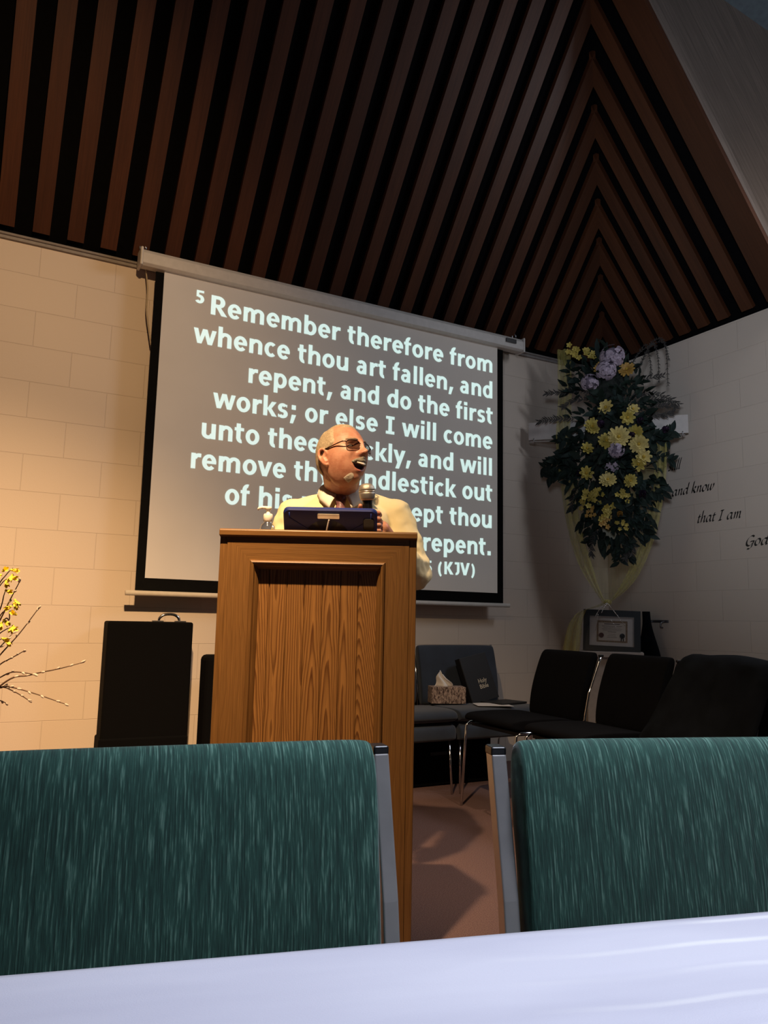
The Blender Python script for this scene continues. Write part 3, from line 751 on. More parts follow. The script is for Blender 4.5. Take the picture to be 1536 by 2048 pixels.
b = MB(); slab(b, TW-.03, TH-.03, .006, .008, .0095, mat=T0); b.build('glass_display', M['blackp'], tab)
b = MB()
for s in (-1, 1):
    b = MB(); b.tube([T0 @ Vector((s*.125, -.0115, .082)), T0 @ Vector((s*.125, -.0115, .062)), T0 @ Vector((s*.06, -.0115, .018)), T0 @ Vector((s*.05, -.0115, -.05))], .0022, 6)
    b.build('case_rib', M['blue'], tab, smooth=True)
b = MB(); b.lathe([(.003, -.0), (.074, -.0), (.078, -.003), (.078, -.010), (.07, -.014), (.003, -.014)], 40, mat=T0 @ Matrix.Translation((-.010, -.011, -.016)) @ Matrix.Rotation(math.radians(-90), 4, 'X') @ Matrix.Rotation(math.pi, 4, 'X'))
b.build('hand_strap_disc', M['blackp'], tab)
b = MB(); slab(b, .068, .016, .003, -.016, -.010, (-.005, .071), T0); b.build('stylus_holder', M['micring'], tab, bevel=.001)
b = MB(); slab(b, .033, .040, .008, -.0145, -.010, (.118, .045), T0, ch=.001); b.build('camera_window', M['blackp'], tab)
b = MB(); b.tube(catmull([T0 @ Vector((-.003, -.018, .062)), T0 @ Vector((-.008, -.024, .04)), T0 @ Vector((-.012, -.026, .015)), T0 @ Vector((-.013, -.028, -.012))]), .0025, 8)
b.build('charging_cable', M['cable'], tab, smooth=True)

# sanitizer pump bottle on the lectern
sp_ = LI @ at(540, 1040, 2.50)
sb = empty('sanitizer_bottle', LM @ Vector((sp_.x, .15, slope_z(.15))), LROT, 'clear hand sanitizer bottle with white pump at the left end of the lectern top', 'bottle')
ztop = (LI @ at(538, 1014, 2.47)).z-slope_z(.15)
zb = ztop-.048
b = MB(); b.lathe([(.022, .001), (.025, .004), (.025, zb-.024), (.022, zb-.013), (.011, zb-.002), (.011, zb+.004)], 24); b.build('bottle_body', M['clear'], sb, smooth=True)
b = MB(); b.lathe([(.0215, .004), (.0235, .006), (.0235, zb-.05), (.003, zb-.0495)], 24); b.build('gel', M['gel'], sb, smooth=True)
b = MB(); b.lathe([(.014, zb), (.015, zb+.001), (.015, ztop-.028), (.013, ztop-.024), (.006, ztop-.022), (.006, ztop-.012), (.010, ztop-.010), (.0105, ztop-.001), (.007, ztop)], 20)
b.tube([(.004, 0, ztop-.004), (-.02, -.003, ztop-.0035), (-.030, -.004, ztop-.006), (-.033, -.0045, ztop-.012)], [.0055, .005, .004, .0035], 10)
b.build('pump', M['pump'], sb, smooth=True)

# ------------------------------------------------------------------ the speaker
PC = at(690, 1000, 2.93); PC.z = 0
man = empty('person', PC, LROT, 'person in a cream yellow shirt and tie speaking behind the lectern with a microphone', 'person')
PM = Matrix.Translation(PC) @ Matrix.Rotation(LROT, 4, 'Z'); PI_ = PM.inverted()
def pl(x, y, d): return PI_ @ at(x, y, d)
HC = pl(684, 915, 2.76)
HM = Matrix.Translation(HC) @ Matrix.Rotation(math.radians(47), 4, 'Z') @ Matrix.Rotation(math.radians(-15), 4, 'X') @ Matrix.Rotation(math.radians(3), 4, 'Y')
def gs(x, z, cx, cz, sx, sz): return math.exp(-((x-cx)/sx)**2-((z-cz)/sz)**2)
def head_pt(lat, lon, off=0.0):
    d = Vector((math.cos(lat)*math.sin(lon), -math.cos(lat)*math.cos(lon), math.sin(lat)))
    e = .88
    def sp(t): return math.copysign(abs(t)**e, t)
    x, y, z = .077*sp(d.x), .097*sp(d.y), .121*sp(d.z)
    t = smoothstep(-.01, -.115, z)
    x *= 1-.13*t
    if y > 0: y *= 1-.42*smoothstep(-.01, -.10, z)
    else: y *= 1-.05*smoothstep(.03, .12, z)-.05*t
    x *= 1-.07*smoothstep(.0, .05, -y-.04)*smoothstep(.05, -.02, abs(z-.03)-.04)
    if z > .02: x *= 1-.06*smoothstep(.03, .12, z)
    wf = smoothstep(.0, .04, -y)
    dy = 0; ax = abs(x)
    dy += .008*gs(ax, z, .026, .024, .022, .009)
    dy -= .012*gs(ax, z, .031, .006, .016, .011)
    dy += .018*gs(x, z, 0, .004, .0095, .026)
    dy += .029*gs(x, z, 0, -.027, .0135, .0145)
    dy += .013*gs(ax, z, .0155, -.031, .0075, .008)
    dy += .006*gs(ax, z, .043, -.018, .018, .018)
    dy += .008*gs(x, z, 0, -.062, .030, .022)
    dy -= .004*gs(ax, z, .036, -.048, .008, .020)
    zm = -.070+.010*(x/.026)**2
    dy += .004*gs(x, z, 0, -.054, .026, .006)
    dy -= .020*math.exp(-(x/.025)**4-((z-zm)/.0085)**4)
    dy += .005*gs(x, z, 0, -.085, .020, .006)
    dy += .011*gs(x, z, 0, -.108, .022, .014)
    y -= dy*wf
    p = Vector((x, y, z))
    if off: p += p.normalized()*off
    return p
def zone(p):      # 0 skin 1 lips 2 mouth
    x, y, z = p
    if y > -.05: return 0
    zm = -.070+.010*(x/.026)**2
    q = (x/.025)**2+((z-zm)/.0085)**2
    if q < 1.0: return 2
    if (x/.028)**2+((z-zm+.004)/.015)**2 < 1.0 and z < zm: return 1
    return 0
bm_ = MB()
# head as part of the one body surface
hd = MB(); hd.grid(lambda u, v: HM @ head_pt(math.pi*(v-.5)*.9999, 2*math.pi*(u-.5)), 150, 110)
bm_.add(hd.v, hd.f)
for s in (-1, 1):     # ears
    pts = [HM @ Vector((s*q[0], q[1], q[2]-.012)) for q in [(.073, -.004, .004), (.081, .006, .027), (.087, .022, .027), (.087, .028, .006), (.081, .016, -.022), (.073, .003, -.034)]]
    bm_.tube(catmull(pts, 5), .0060, 8)
    bm_.tube(catmull([HM @ Vector((s*q[0], q[1], q[2]-.012)) for q in [(.073, .006, .012), (.078, .014, -.004), (.074, .006, -.024)]], 4), .009, 8)
NB = pl(685, 990, 2.86)
jaw = HM @ Vector((0, -.012, -.055)); nk = HM @ Vector((0, .030, -.05))
bm_.capsule(nk, .058, NB+Vector((0, .006, 0)), .062); bm_.capsule(jaw, .056, NB+Vector((0, -.008, -.01)), .056)
ch_ = Vector((NB.x, NB.y+.03, 1.22)); hip = Vector((NB.x-.01, NB.y+.07, .93))
bm_.capsule(NB+Vector((0, .012, -.07)), .07, ch_, .11); bm_.capsule(ch_, .12, hip, .125)
SHR = pl(790, 1034, 2.90); SHL = pl(588, 1034, 2.90)
ELR = pl(831, 1148, 2.86); WRR = pl(778, 1078, 2.58)
ELL = pl(545, 1180, 2.90); WRL = pl(600, 1100, 2.66)
for sh, el, wr in ((SHR, ELR, WRR), (SHL, ELL, WRL)):
    bm_.capsule(ch_+Vector((0, 0, .12)), .07, sh, .055)
    bm_.capsule(sh, .052, el, .040); bm_.capsule(el, .041, wr, .027)
for s in (-1, 1):
    kn = Vector((hip.x+s*.10, hip.y-.01, .50)); an = Vector((hip.x+s*.11, hip.y+.02, .09))
    bm_.capsule(hip+Vector((s*.08, 0, 0)), .085, kn, .055); bm_.capsule(kn, .054, an, .036)
    bm_.capsule(an, .034, an+Vector((s*.02, -.15, -.055)), .022)
# right hand (image right) round the microphone
MIC0 = pl(737, 1050, 2.52); MICT = pl(734, 986, 2.52)
max_ = (MICT-MIC0).normalized()
def ang(a, r, h):      # around the mic axis; 0 = image right, -90 = towards camera
    c = MIC0+max_*h; return c+Vector((math.cos(math.radians(a))*r, math.sin(math.radians(a))*r, 0))
palm = ang(35, .040, .005)
bm_.capsule(WRR, .027, palm+Vector((.012, .006, -.012)), .026); bm_.capsule(ang(60, .042, .030), .017, ang(20, .044, -.030), .018)
for k, (h, rr) in enumerate(((.036, .0088), (.016, .0092), (-.004, .0088), (-.023, .0078))):
    chain = [ang(28, .044, h), ang(-18, .037, h+.003), ang(-70, .028, h+.002), ang(-120, .025, h-.002), ang(-165, .024, h-.004)][: 5 if k < 3 else 4]
    for i in range(len(chain)-1): bm_.capsule(chain[i], rr*(1-.06*i), chain[i+1], rr*(1-.06*(i+1)), 10)
th = [ang(80, .042, .010), ang(125, .034, .030), ang(165, .027, .050), ang(190, .024, .062)]
for i in range(3): bm_.capsule(th[i], .0115-.0012*i, th[i+1], .0105-.0012*i, 10)
# left hand resting on the sloping top
lh = PI_ @ (LM @ Vector((((LI @ (PM @ WRL)).x)+.03, .22, slope_z(.22)+.024)))
bm_.capsule(WRL, .026, lh, .024)
for k in range(4):
    dx = (k-1.5)*.020; L = (.070, .080, .075, .058)[k]
    a0 = lh+Vector((dx, -.018, .002)); a1 = a0+Vector((dx*.15, -L*.5, .010)); a2 = a1+Vector((dx*.05, -L*.32, -.004)); a3 = a2+Vector((0, -L*.22, -.012))
    bm_.capsule(lh+Vector((dx*.7, .01, 0)), .013, a0, .010, 10); bm_.capsule(a0, .0095, a1, .009, 10); bm_.capsule(a1, .009, a2, .008, 10); bm_.capsule(a2, .008, a3, .0065, 10)
t0 = lh+Vector((.028, .008, 0)); bm_.capsule(lh+Vector((.01, .02, 0)), .014, t0, .012, 10); bm_.capsule(t0, .0115, t0+Vector((.022, -.028, .004)), .0095, 10); bm_.capsule(t0+Vector((.022, -.028, .004)), .0095, t0+Vector((.026, -.055, -.002)), .0075, 10)
body = remesh(bm_, .0030, 2)
HI = HM.inverted(); mi = []
for f in body.f:
    c = sum((Vector(body.v[j]) for j in f), Vector())/len(f); p = HI @ c
    mi.append(zone(p) if p.length < .16 else 0)
body.m = mi
body.build('body', [M['skin'], M['lips'], M['mouth']], man, smooth=True)
# hair, moustache, goatee, eyebrows as shells following the head
def shell(name, mat, mask, off, jit=.0015, nu=220, nv=160):
    m2 = MB(); vs = []; fs = []
    lat = lambda v: math.pi*(v-.5)*.9999
    lon = lambda u: 2*math.pi*(u-.5)
    val = {}
    for j in range(nv+1):
        for i in range(nu+1):
            p = head_pt(lat(j/nv), lon(i/nu)); val[(i, j)] = (p, mask(p))
    idx = {}
    for j in range(nv):
        for i in range(nu):
            ks = [(i, j), (i+1, j), (i+1, j+1), (i, j+1)]
            if max(val[k][1] for k in ks) <= .02: continue
            f = []
            for k in ks:
                if k not in idx:
                    p, mval = val[k]; idx[k] = len(vs)
                    nz = noise.noise(Vector((p.x*260, p.y*260, p.z*90)))
                    vs.append(HM @ (p+p.normalized()*(-.0012+(off+jit*nz)*min(1, mval)+.0012*min(1, mval))))
                f.append(idx[k])
            fs.append(tuple(f))
    m2.add(vs, fs); return m2.build(name, mat, man, smooth=True)
def hair_mask(p):
    x, y, z = p
    lim = -.002+.55*max(0, -y)-1.2*max(0, y-.02)          # lower edge rises towards the temple
    side = smoothstep(-.050, -.030, y-.25*max(0, z-.02))*smoothstep(lim, lim+.014, z)*(1 if abs(x) > .02 or y > 0 else 0)
    if y > .05: side = max(side, smoothstep(-.075, -.06, z))
    crown = smoothstep(.094, .112, z)*smoothstep(-.075, -.045, y)
    if z > .05 and y < .03: side *= smoothstep(.040, .060, abs(x))
    tuft = smoothstep(.085, .095, z)*smoothstep(-.074, -.066, y)*smoothstep(-.045, -.055, y)*smoothstep(.045, .02, abs(x))
    return max(side, crown*.55, tuft*.8)
shell('hair', M['hair'], hair_mask, .0050, .0012)
shell('moustache', M['stubble'], lambda p: (smoothstep(1.15, .85, (p.x/.034)**2+((p.z+.0500+.16*abs(p.x))/.0085)**2) if p.y < -.05 else 0), .0050, .0008)
def goat(p):
    if p.y > -.03: return 0
    a = smoothstep(1.2, .5, ((abs(p.x)-.0305)/.0035)**2+((p.z+.080)/.016)**2)
    b_ = smoothstep(1.3, .4, ((abs(p.x)-.0265)/.013)**2+((p.z+.107)/.017)**2)
    return b_
shell('goatee', M['goatee'], goat, .0016, .0005)
shell('eyebrows', M['brow'], lambda p: (smoothstep(1.2, .7, ((abs(p.x)-.032)/.019)**2+((p.z-.026-.08*(abs(p.x)-.03))/.0045)**2) if p.y < -.05 else 0), .0025, .001)
for s in (-1, 1):
    ey = min(head_pt(math.asin(.006/.121), math.asin(.4)).y, -.07)
    b = MB(); cpos = Vector((s*.031, -.0748, .004)); b.ball(HM @ cpos, Vector((.0125, .0110, .0085)), 12, mat=HM.to_3x3())
    eo = b.build('eye', M['eye'], man, smooth=True)
    b = MB(); b.ball(HM @ (cpos+Vector((.0020, -.0076, .001))), .0046, 8); b.build('iris', M['iris'], eo, smooth=True)
# teeth: small arc of upper teeth and a lower glimpse
b = MB()
def teethf(u, v):
    x = (u-.5)*.042; zt = -.0605+.010*(x/.026)**2; yy = -.1000+.012*(x/.024)**2-.0006*abs(math.sin(u*9*math.pi))
    return HM @ Vector((x, yy+.001*v, zt-.0080*v+.0008*abs(math.sin(u*9*math.pi))*v))
b.grid(teethf, 54, 4)
def teethl(u, v):
    x = (u-.5)*.026; zt = -.0765+.010*(x/.026)**2; yy = -.0955+.012*(x/.024)**2
    return HM @ Vector((x, yy, zt-.004*v))
b.build('teeth', M['teeth'], man, smooth=True)
# spectacles
gl_ = bpy.data.objects.new('spectacles', None)
def lens_outline(s, k=1.0):
    out = []
    for i in range(32):
        a = 2*math.pi*i/32; cx = math.copysign(abs(math.cos(a))**.65, math.cos(a)); cz = math.copysign(abs(math.sin(a))**.75, math.sin(a))
        x = .0265*cx*k; z = .0165*cz*k*(1 if cz > 0 else 1.08)
        X = s*.0345+x
        out.append(Vector((X, -.1035+.0115*(abs(X)/.06)**2*1.5, .003+z-.0008*abs(x)/.02)))
    return out
b = MB()
for s in (-1, 1):
    o = [HM @ p for p in lens_outline(s)]; b.tube(o+[o[0], o[1]], .0011, 6)
    up = [HM @ p for p in lens_outline(s, 1.01) if p.z > .010]
    up.sort(key=lambda p: (HI @ p).x); b.tube(up, .0019, 6)
    hx = s*.0612
    b.tube(catmull([HM @ Vector((hx, -.088, .012)), HM @ Vector((s*.071, -.075, .014)), HM @ Vector((s*.0785, -.03, .013)), HM @ Vector((s*.0815, .004, .012)), HM @ Vector((s*.081, .020, -.004))], 5), .0021, 6)
b.tube(catmull([HM @ Vector((-.0085, -.1035, .008)), HM @ Vector((0, -.1085, .0115)), HM @ Vector((.0085, -.1035, .008))], 5), .0015, 6)
so = b.build('spectacles', M['specs'], man, smooth=True)
bpy.data.objects.remove(gl_)
for s in (-1, 1):
    b = MB(); o = [HM @ p for p in lens_outline(s)]; c = sum(o, Vector())/len(o)
    b.add(o+[c], [(i, (i+1) % 32, 32) for i in range(32)]); b.build('lens', M['lens'], so, smooth=True)
# shirt
s_ = MB()
nx, ny = NB.x, NB.y
def loft(b, rings, n=40):
    vs = []
    for (z, cx, cy, rx, ry) in rings:
        for k in range(n):
            a = 2*math.pi*k/n; ca = math.copysign(abs(math.cos(a))**.85, math.cos(a)); sa = math.copysign(abs(math.sin(a))**.85, math.sin(a))
            vs.append(Vector((cx+rx*ca, cy+ry*sa, z)))
    R = len(rings)
    b.add(vs, [tuple(range(n))[::-1], tuple((R-1)*n+k for k in range(n))]+[(i*n+k, i*n+(k+1) % n, (i+1)*n+(k+1) % n, (i+1)*n+k) for i in range(R-1) for k in range(n)])
zt = NB.z
loft(s_, [(.90, nx, ny+.07, .175, .135), (1.0, nx, ny+.06, .185, .150), (1.12, nx, ny+.045, .19, .155), (1.22, nx, ny+.035, .198, .145), (1.29, nx, ny+.03, .200, .125),
          (zt-.07, nx, ny+.018, .175, .115), (zt-.03, nx, ny+.008, .118, .098), (zt+.0, nx, ny+.004, .084, .086), (zt+.010, nx, ny+.004, .066, .070)])
for sh, el, wr in ((SHR, ELR, WRR), (SHL, ELL, WRL)):
    s_.capsule(Vector((nx+(.5*(sh.x-nx)), sh.y, sh.z+.022)), .070, sh+Vector((0, 0, -.005)), .068)
    s_.capsule(sh, .070, el, .062); s_.capsule(el, .062, el+(wr-el)*.85, .044)
shm = remesh(s_, .006, 6)
nv_ = []
for v in shm.v:
    p = Vector(v); amp = .0045+.006*smoothstep(.14, .24, abs(p.x-nx))
    q = noise.noise(Vector((p.x*11, p.y*11, p.z*26)))+.5*noise.noise(Vector((p.x*30+7, p.y*30, p.z*40)))
    c = Vector((nx, ny+.03, p.z)); d = (p-c); d.z = 0
    if d.length > 1e-4: p += d.normalized()*q*amp
    nv_.append(tuple(p))
shm.v = nv_
shm.build('shirt', M['shirt'], man, smooth=True)
# collar: band plus two pointed wings
b = MB()
cz0 = zt+.008
def band(u, v):
    a = -math.pi/2+2*math.pi*u
    return Vector((nx+(.074-.006*v)*math.cos(a), ny-.002+(.076-.006*v)*math.sin(a), cz0-.020+.030*math.sin(a)*.5+(.036)*v))
b.grid(band, 40, 3)
def wing(s):
    # collar fold falls from the band edge to a point on the chest
    top = [Vector((nx+s*.004, ny-.082, cz0-.016)), Vector((nx+s*.040, ny-.068, cz0+.010)), Vector((nx+s*.068, ny-.024, cz0+.026)), Vector((nx+s*.070, ny+.015, cz0+.034))]
    bot = [Vector((nx+s*.040, ny-.124, cz0-.078)), Vector((nx+s*.078, ny-.085, cz0-.045)), Vector((nx+s*.090, ny-.040, cz0-.020)), Vector((nx+s*.092, ny+.015, cz0-.004))]
    def fn(u, v):
        k = u*3; i = min(2, int(k)); t = k-i
        a = top[i].lerp(top[i+1], t); c = bot[i].lerp(bot[i+1], t)
        p = a.lerp(c, v); out = Vector((s*.3, -1, .3)).normalized(); return p+out*(.014*math.sin(math.pi*v))
    b.grid(fn, 12, 6)
wing(-1); wing(1)
b.build('collar', M['collar'], man, smooth=True, solid=.003)
b = MB()
kz = cz0-.030
prof = [(.017, kz+.008, -.090), (.021, kz-.006, -.100), (.013, kz-.034, -.106), (.022, kz-.06, -.121), (.034, kz-.20, -.150), (.042, kz-.40, -.135), (.0, kz-.45, -.13)]
def tiefn(u, v):
    k = v*(len(prof)-1); i = min(len(prof)-2, int(k)); t = k-i
    w_ = prof[i][0]*(1-t)+prof[i+1][0]*t; z_ = prof[i][1]*(1-t)+prof[i+1][1]*t; y_ = prof[i][2]*(1-t)+prof[i+1][2]*t
    return Vector((nx+(u-.5)*2*w_, ny+y_-.008*(1-(2*u-1)**2)-.004, z_))
b.grid(tiefn, 8, 36); b.build('tie', M['tie'], man, smooth=True, solid=.004)
b = MB(); loft(b, [(.86, hip.x, hip.y, .17, .135), (.98, hip.x, hip.y, .17, .135)])
for s in (-1, 1):
    kn = Vector((hip.x+s*.10, hip.y-.01, .50)); an = Vector((hip.x+s*.11, hip.y+.02, .09))
    b.capsule(hip+Vector((s*.08, 0, -.02)), .10, kn, .072); b.capsule(kn, .072, an+Vector((0, 0, .02)), .058)
remesh(b, .008, 4).build('trousers', M['trousers'], man, smooth=True)
for s in (-1, 1):
    an = Vector((hip.x+s*.11, hip.y+.02, .09)); b = MB()
    b.capsule(Vector((an.x, an.y+.03, .045)), .043, Vector((an.x+s*.02, an.y-.17, .038)), .036); b.box((an.x+s*.01, an.y-.07, .012), (.075, .26, .024))
    remesh(b, .006, 3).build('shoe', M['shoe'], man, smooth=True)
# microphone (held: a thing of its own)
mic = empty('microphone', PM @ MIC0, LROT, 'black handheld microphone with silver round grille held by the speaker', 'microphone')
mq = max_.to_track_quat('Z', 'Y').to_matrix().to_4x4(); Lm = (MICT-MIC0).length
b = MB(); b.lathe([(.011, -.10), (.0125, -.095), (.0135, -.02), (.0165, Lm-.030), (.0185, Lm-.022)], 24, mat=mq); b.build('handle', M['blackp'], mic, smooth=True)
b = MB(); b.lathe([(.0215, Lm-.024), (.0250, Lm-.016), (.0265, Lm-.004), (.0268, Lm+.004)], 28, mat=mq); b.build('collar_ring', M['micgrill'], mic, smooth=True)
b = MB(); b.lathe([(.0272, Lm+.003), (.0276, Lm+.005), (.0272, Lm+.0075)], 28, mat=mq); b.build('band', M['micring'], mic, smooth=True)
b = MB(); b.lathe([(.0266, Lm+.006), (.0262, Lm+.014), (.0235, Lm+.022), (.018, Lm+.028), (.010, Lm+.0315), (.0005, Lm+.0325)], 28, mat=mq); b.build('grille', M['micgrill'], mic, smooth=True)

# ------------------------------------------------------------------ stacking chairs
def make_chair(name, fab, met, cap, wd=.52, tube=.0098, rect=True, top=.808, pad_top=.831, lean=0.0):
    r = empty(name, (0, 0, 0))
    hx = wd/2-tube
    # frame path on the side: local y + is away from the sitter's front
    back = [(.055, 0), (.045, .10), (.0, .40), (-.004+lean*.5, .60), (.004+lean*.62, .645), (.048+lean, top)]
    for s in (-1, 1):
        b = MB(); pts = [Vector((s*hx, y, z)) for y, z in back]
        if rect: b.rtube(pts, (tube, 0, 0), (0, .0125, 0))
        else: b.tube(catmull(pts, 4), tube, 8)
        b.build('back_post', met, r, smooth=not rect, bevel=.0025 if rect else None)
        b = MB(); e = pts[-1]
        b.box(e+Vector((0, .001, .003)), (tube*2.1, .027, .012)); b.build('post_cap', cap, r, bevel=.003)
        b = MB(); pf = [Vector((s*hx, -.02, .425)), Vector((s*hx, -.40, .435)), Vector((s*hx, -.425, .42)), Vector((s*(hx+.0), -.455, 0))]
        if rect: b.rtube(pf[:2], (tube, 0, 0), (0, 0, .011)); b.rtube(pf[2:], (tube, 0, 0), (0, .011, 0))
        else: b.tube(pf, tube, 8)
        b.build('front_leg', met, r, smooth=not rect)
    b = MB(); b.box((0, -.20, .427), (wd-.05, .40, .016)); b.build('seat_pan', cap, r)
    pw = wd-4*tube-.012
    def pad(wid, path, th, name, n=22):
        # closed rounded section swept across the width
        b = MB(); k = len(path)
        xs = [-.5, -.488, -.46, -.3, 0, .3, .46, .488, .5]; sc_ = [.70, .90, .985, 1, 1, 1, .985, .90, .70]
        c = sum((Vector(p) for p in path), Vector((0, 0, 0)))/k if len(path[0]) == 3 else None
        cy = sum(p[0] for p in path)/k; cz = sum(p[1] for p in path)/k
        vs = []
        for x, q in zip(xs, sc_):
            for y, z in path:
                y += lean*max(0, (z-.44)/.38)
                ny_, nz_ = y-cy, z-cz
                inset = (1-q)*.028
                L = math.hypot(ny_, nz_) or 1
                vs.append(Vector((x*wid, y-ny_/L*inset, z-nz_/L*inset)))
        fs = [tuple(range(k))[::-1], tuple((len(xs)-1)*k+i for i in range(k))]+[(j*k+i, j*k+(i+1) % k, (j+1)*k+(i+1) % k, (j+1)*k+i) for j in range(len(xs)-1) for i in range(k)]
        b.add(vs, fs); return b.build(name, fab, r, smooth=True, subdiv=2)
    tl = pad_top
    pad(pw, [(-.024, .475), (-.032, .52), (-.034, .60), (-.024, .68), (-.006, tl-.045), (.006, tl-.014), (.022, tl), (.042, tl-.006), (.050, tl-.03), (.040, .74), (.022, .66), (.016, .56), (.010, .47), (-.010, .462)], .05, 'backrest')
    pad(pw+.01, [(-.44, .445), (-.455, .462), (-.45, .482), (-.42, .494), (-.22, .498), (-.06, .490), (-.03, .470), (-.035, .442), (-.22, .436)], .05, 'seat')
    return r
g1 = make_chair('stacking_chair', M['green'], M['post'], M['blackp'])
def seat_at(root, a, bpt, half, zrot=None):
    """place a chair so that its left/right back posts (seen from the front) stand at a and b"""
    return
u1 = Vector((.988, -.152, 0)).normalized()
posR = on_floor(757, 1484, .82); posR.z = 0       # right post of the left chair
g1.rotation_euler.z = math.atan2(u1.y, u1.x)
R1 = Matrix.Rotation(g1.rotation_euler.z, 3, 'Z')
g1.location = posR-R1 @ Vector((.25, .048, 0))
tag(g1, 'green upholstered stacking chair at the table directly before the lectern and black case', 'chair', 'green chairs at the table')
g2 = copy_tree(g1)
u2 = Vector((.954, -.298, 0)).normalized(); g2.rotation_euler.z = math.atan2(u2.y, u2.x); R2 = Matrix.Rotation(g2.rotation_euler.z, 3, 'Z')
posL = on_floor(992, 1494, .815); posL.z = 0
g2.location = posL-R2 @ Vector((-.25, .048, 0))
tag(g2, 'green upholstered stacking chair right of the carpet gap, below the black chairs', 'chair', 'green chairs at the table')

# ------------------------------------------------------------------ table and cloth
ta, tb = on_floor(0, 1945, .745), on_floor(1536, 1818, .745)
tu = (tb-ta); tu.z = 0; tu.normalize(); trot = math.atan2(tu.y, tu.x)
tc = ta.lerp(tb, .5); tvv = Vector((-tu.y, tu.x, 0))
TL, TD = 2.0, .76
tbl = empty('folding_table', Vector((tc.x, tc.y, 0))-tvv*(TD/2), trot, 'long folding table under the white tablecloth in the foreground', 'table')
b = MB(); b.box((0, 0, .723), (TL-.02, TD-.02, .03)); b.build('tabletop', M['ped'], tbl, bevel=.006)
for sx in (-1, 1):
    for sy in (-1, 1):
        b = MB(); b.tube([(sx*.82, sy*.30, .71), (sx*.82, sy*.30, .0)], .014, 10); b.build('leg', M['gunmetal'], tbl, smooth=True)
b = MB()
def clothfn(u, v):
    # u along the table; v runs from near hem over the top to the far hem
    x = (u-.5)*(TL+.012); drop = .24; Lv = TD+2*drop; s = v*Lv
    fold = .012*math.sin(x*19+1.3*math.sin(x*7))
    if s < drop: y, z = -TD/2-.006-abs(fold)*(1-s/drop), .745-(drop-s)
    elif s > drop+TD: y, z = TD/2+.006+abs(fold)*((s-drop-TD)/drop), .745-(s-drop-TD)
    else:
        y = s-drop-TD/2; z = .745
        # pressed creases and soft ripples on the top
        for (c0, sl, amp, wd_) in ((.20, -.10, .0016, .006), (.12, -.13, .0014, .005), (.03, -.16, .0018, .006), (-.05, -.10, .0013, .006), (.255, -.06, .0012, .005)):
            d = (y-c0-sl*x); z += amp*math.exp(-(d/wd_)**2)*smoothstep(-.15, .25, x)
        z += .0012*noise.noise(Vector((x*5, y*9, 1.7)))
        ed = max(0, abs(y)-(TD/2-.012))/.012; z -= .004*ed*ed
    return Vector((x, y, z))
b.grid(clothfn, 160, 190)
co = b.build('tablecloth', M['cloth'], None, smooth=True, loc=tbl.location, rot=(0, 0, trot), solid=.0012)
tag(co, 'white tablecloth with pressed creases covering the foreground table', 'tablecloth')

# ------------------------------------------------------------------ black case and black chair by the screen wall
ca, cb_ = on_left(218, 1242, .22), on_left(388, 1243, .22)
cw = (cb_-ca).length; chh = ca.z
case = empty('carrying_case', Vector(((ca.x+cb_.x)/2, WY-.22+.09, 0)), math.radians(-2), 'tall black carrying case with a metal top handle standing against the block wall', 'case')
b = MB(); b.box((0, 0, .03+(chh-.03)/2), (cw, .18, chh-.03)); b.build('case_body', M['blackf'], case, bevel=.012)
b = MB(); b.box((-.004, -.004, .165), (cw+.008, .195, .33)); b.build('case_base', M['blackf'], case, bevel=.01)
hx0 = on_left(340, 1235, .15).x-case.location.x
b = MB(); b.tube(catmull([(hx0-.058, 0, chh), (hx0-.052, 0, chh+.022), (hx0-.025, 0, chh+.040), (hx0+.022, 0, chh+.041), (hx0+.050, 0, chh+.024), (hx0+.057, 0, chh)], 6), .0075, 10)
hd_ = b.build('handle', M['chrome'], case, smooth=True); tag(hd_, 'curved chrome carrying handle')
b = MB()
for s in (-1, 1):
    b = MB(); b.box((hx0+s*.062, 0, chh+.003), (.06, .03, .007)); b.build('handle_plate', M['gunmetal'], case, bevel=.001)

bk = make_chair('stacking_chair', M['darkseat'], M['chrome'], M['blackp'], .47, .0075, False, lean=.075)
p = on_left(415, 1311, .30)
pc = empty('padded_case', (p.x+.25, WY-.30+.08, 0), math.radians(-3), 'black padded case mostly hidden behind the left edge of the lectern', 'case')
b = MB(); b.box((0, 0, p.z/2), (.50, .16, p.z)); b.build('case_body', M['blackf'], pc, bevel=.03)
b = MB(); b.tube(catmull([(-.06, 0, p.z-.004), (-.05, 0, p.z+.03), (.05, 0, p.z+.03), (.06, 0, p.z-.004)]), .008, 8); b.build('handle', M['blackp'], pc, smooth=True)
def chair_posts(root, a, c, hx, top=.123):
    a = a.copy(); c = c.copy(); a.z = c.z = 0
    u = (c-a).normalized(); rz = math.atan2(u.y, u.x); mid = (a+c)/2
    root.rotation_euler.z = rz; root.location = mid-Matrix.Rotation(rz, 3, 'Z') @ Vector((0, top, 0))
for (xa, xb, lab) in ((1097, 1197, 'black stacking chair with chrome posts below the framed certificate, nearest the blue chair'),
                      (1236, 1346, 'black stacking chair with chrome posts right beside the draped dark coat')):
    c = bk if xa < 1200 else copy_tree(bk); tag(c, lab, 'chair', 'black chairs')
    a_, b_ = on_floor(xa, 1300 if xa < 1200 else 1309, .822), on_floor(xb, 1307 if xa < 1200 else 1317, .822)
    chair_posts(c, a_, b_, .2275)
c3 = copy_tree(bk); tag(c3, 'black stacking chair under the dark coat by the right wall', 'chair', 'black chairs')
c3a = on_floor(1404, 1326, .815); c3b = on_floor(1530, 1337, .815)
chair_posts(c3, c3a, c3b, .2275)
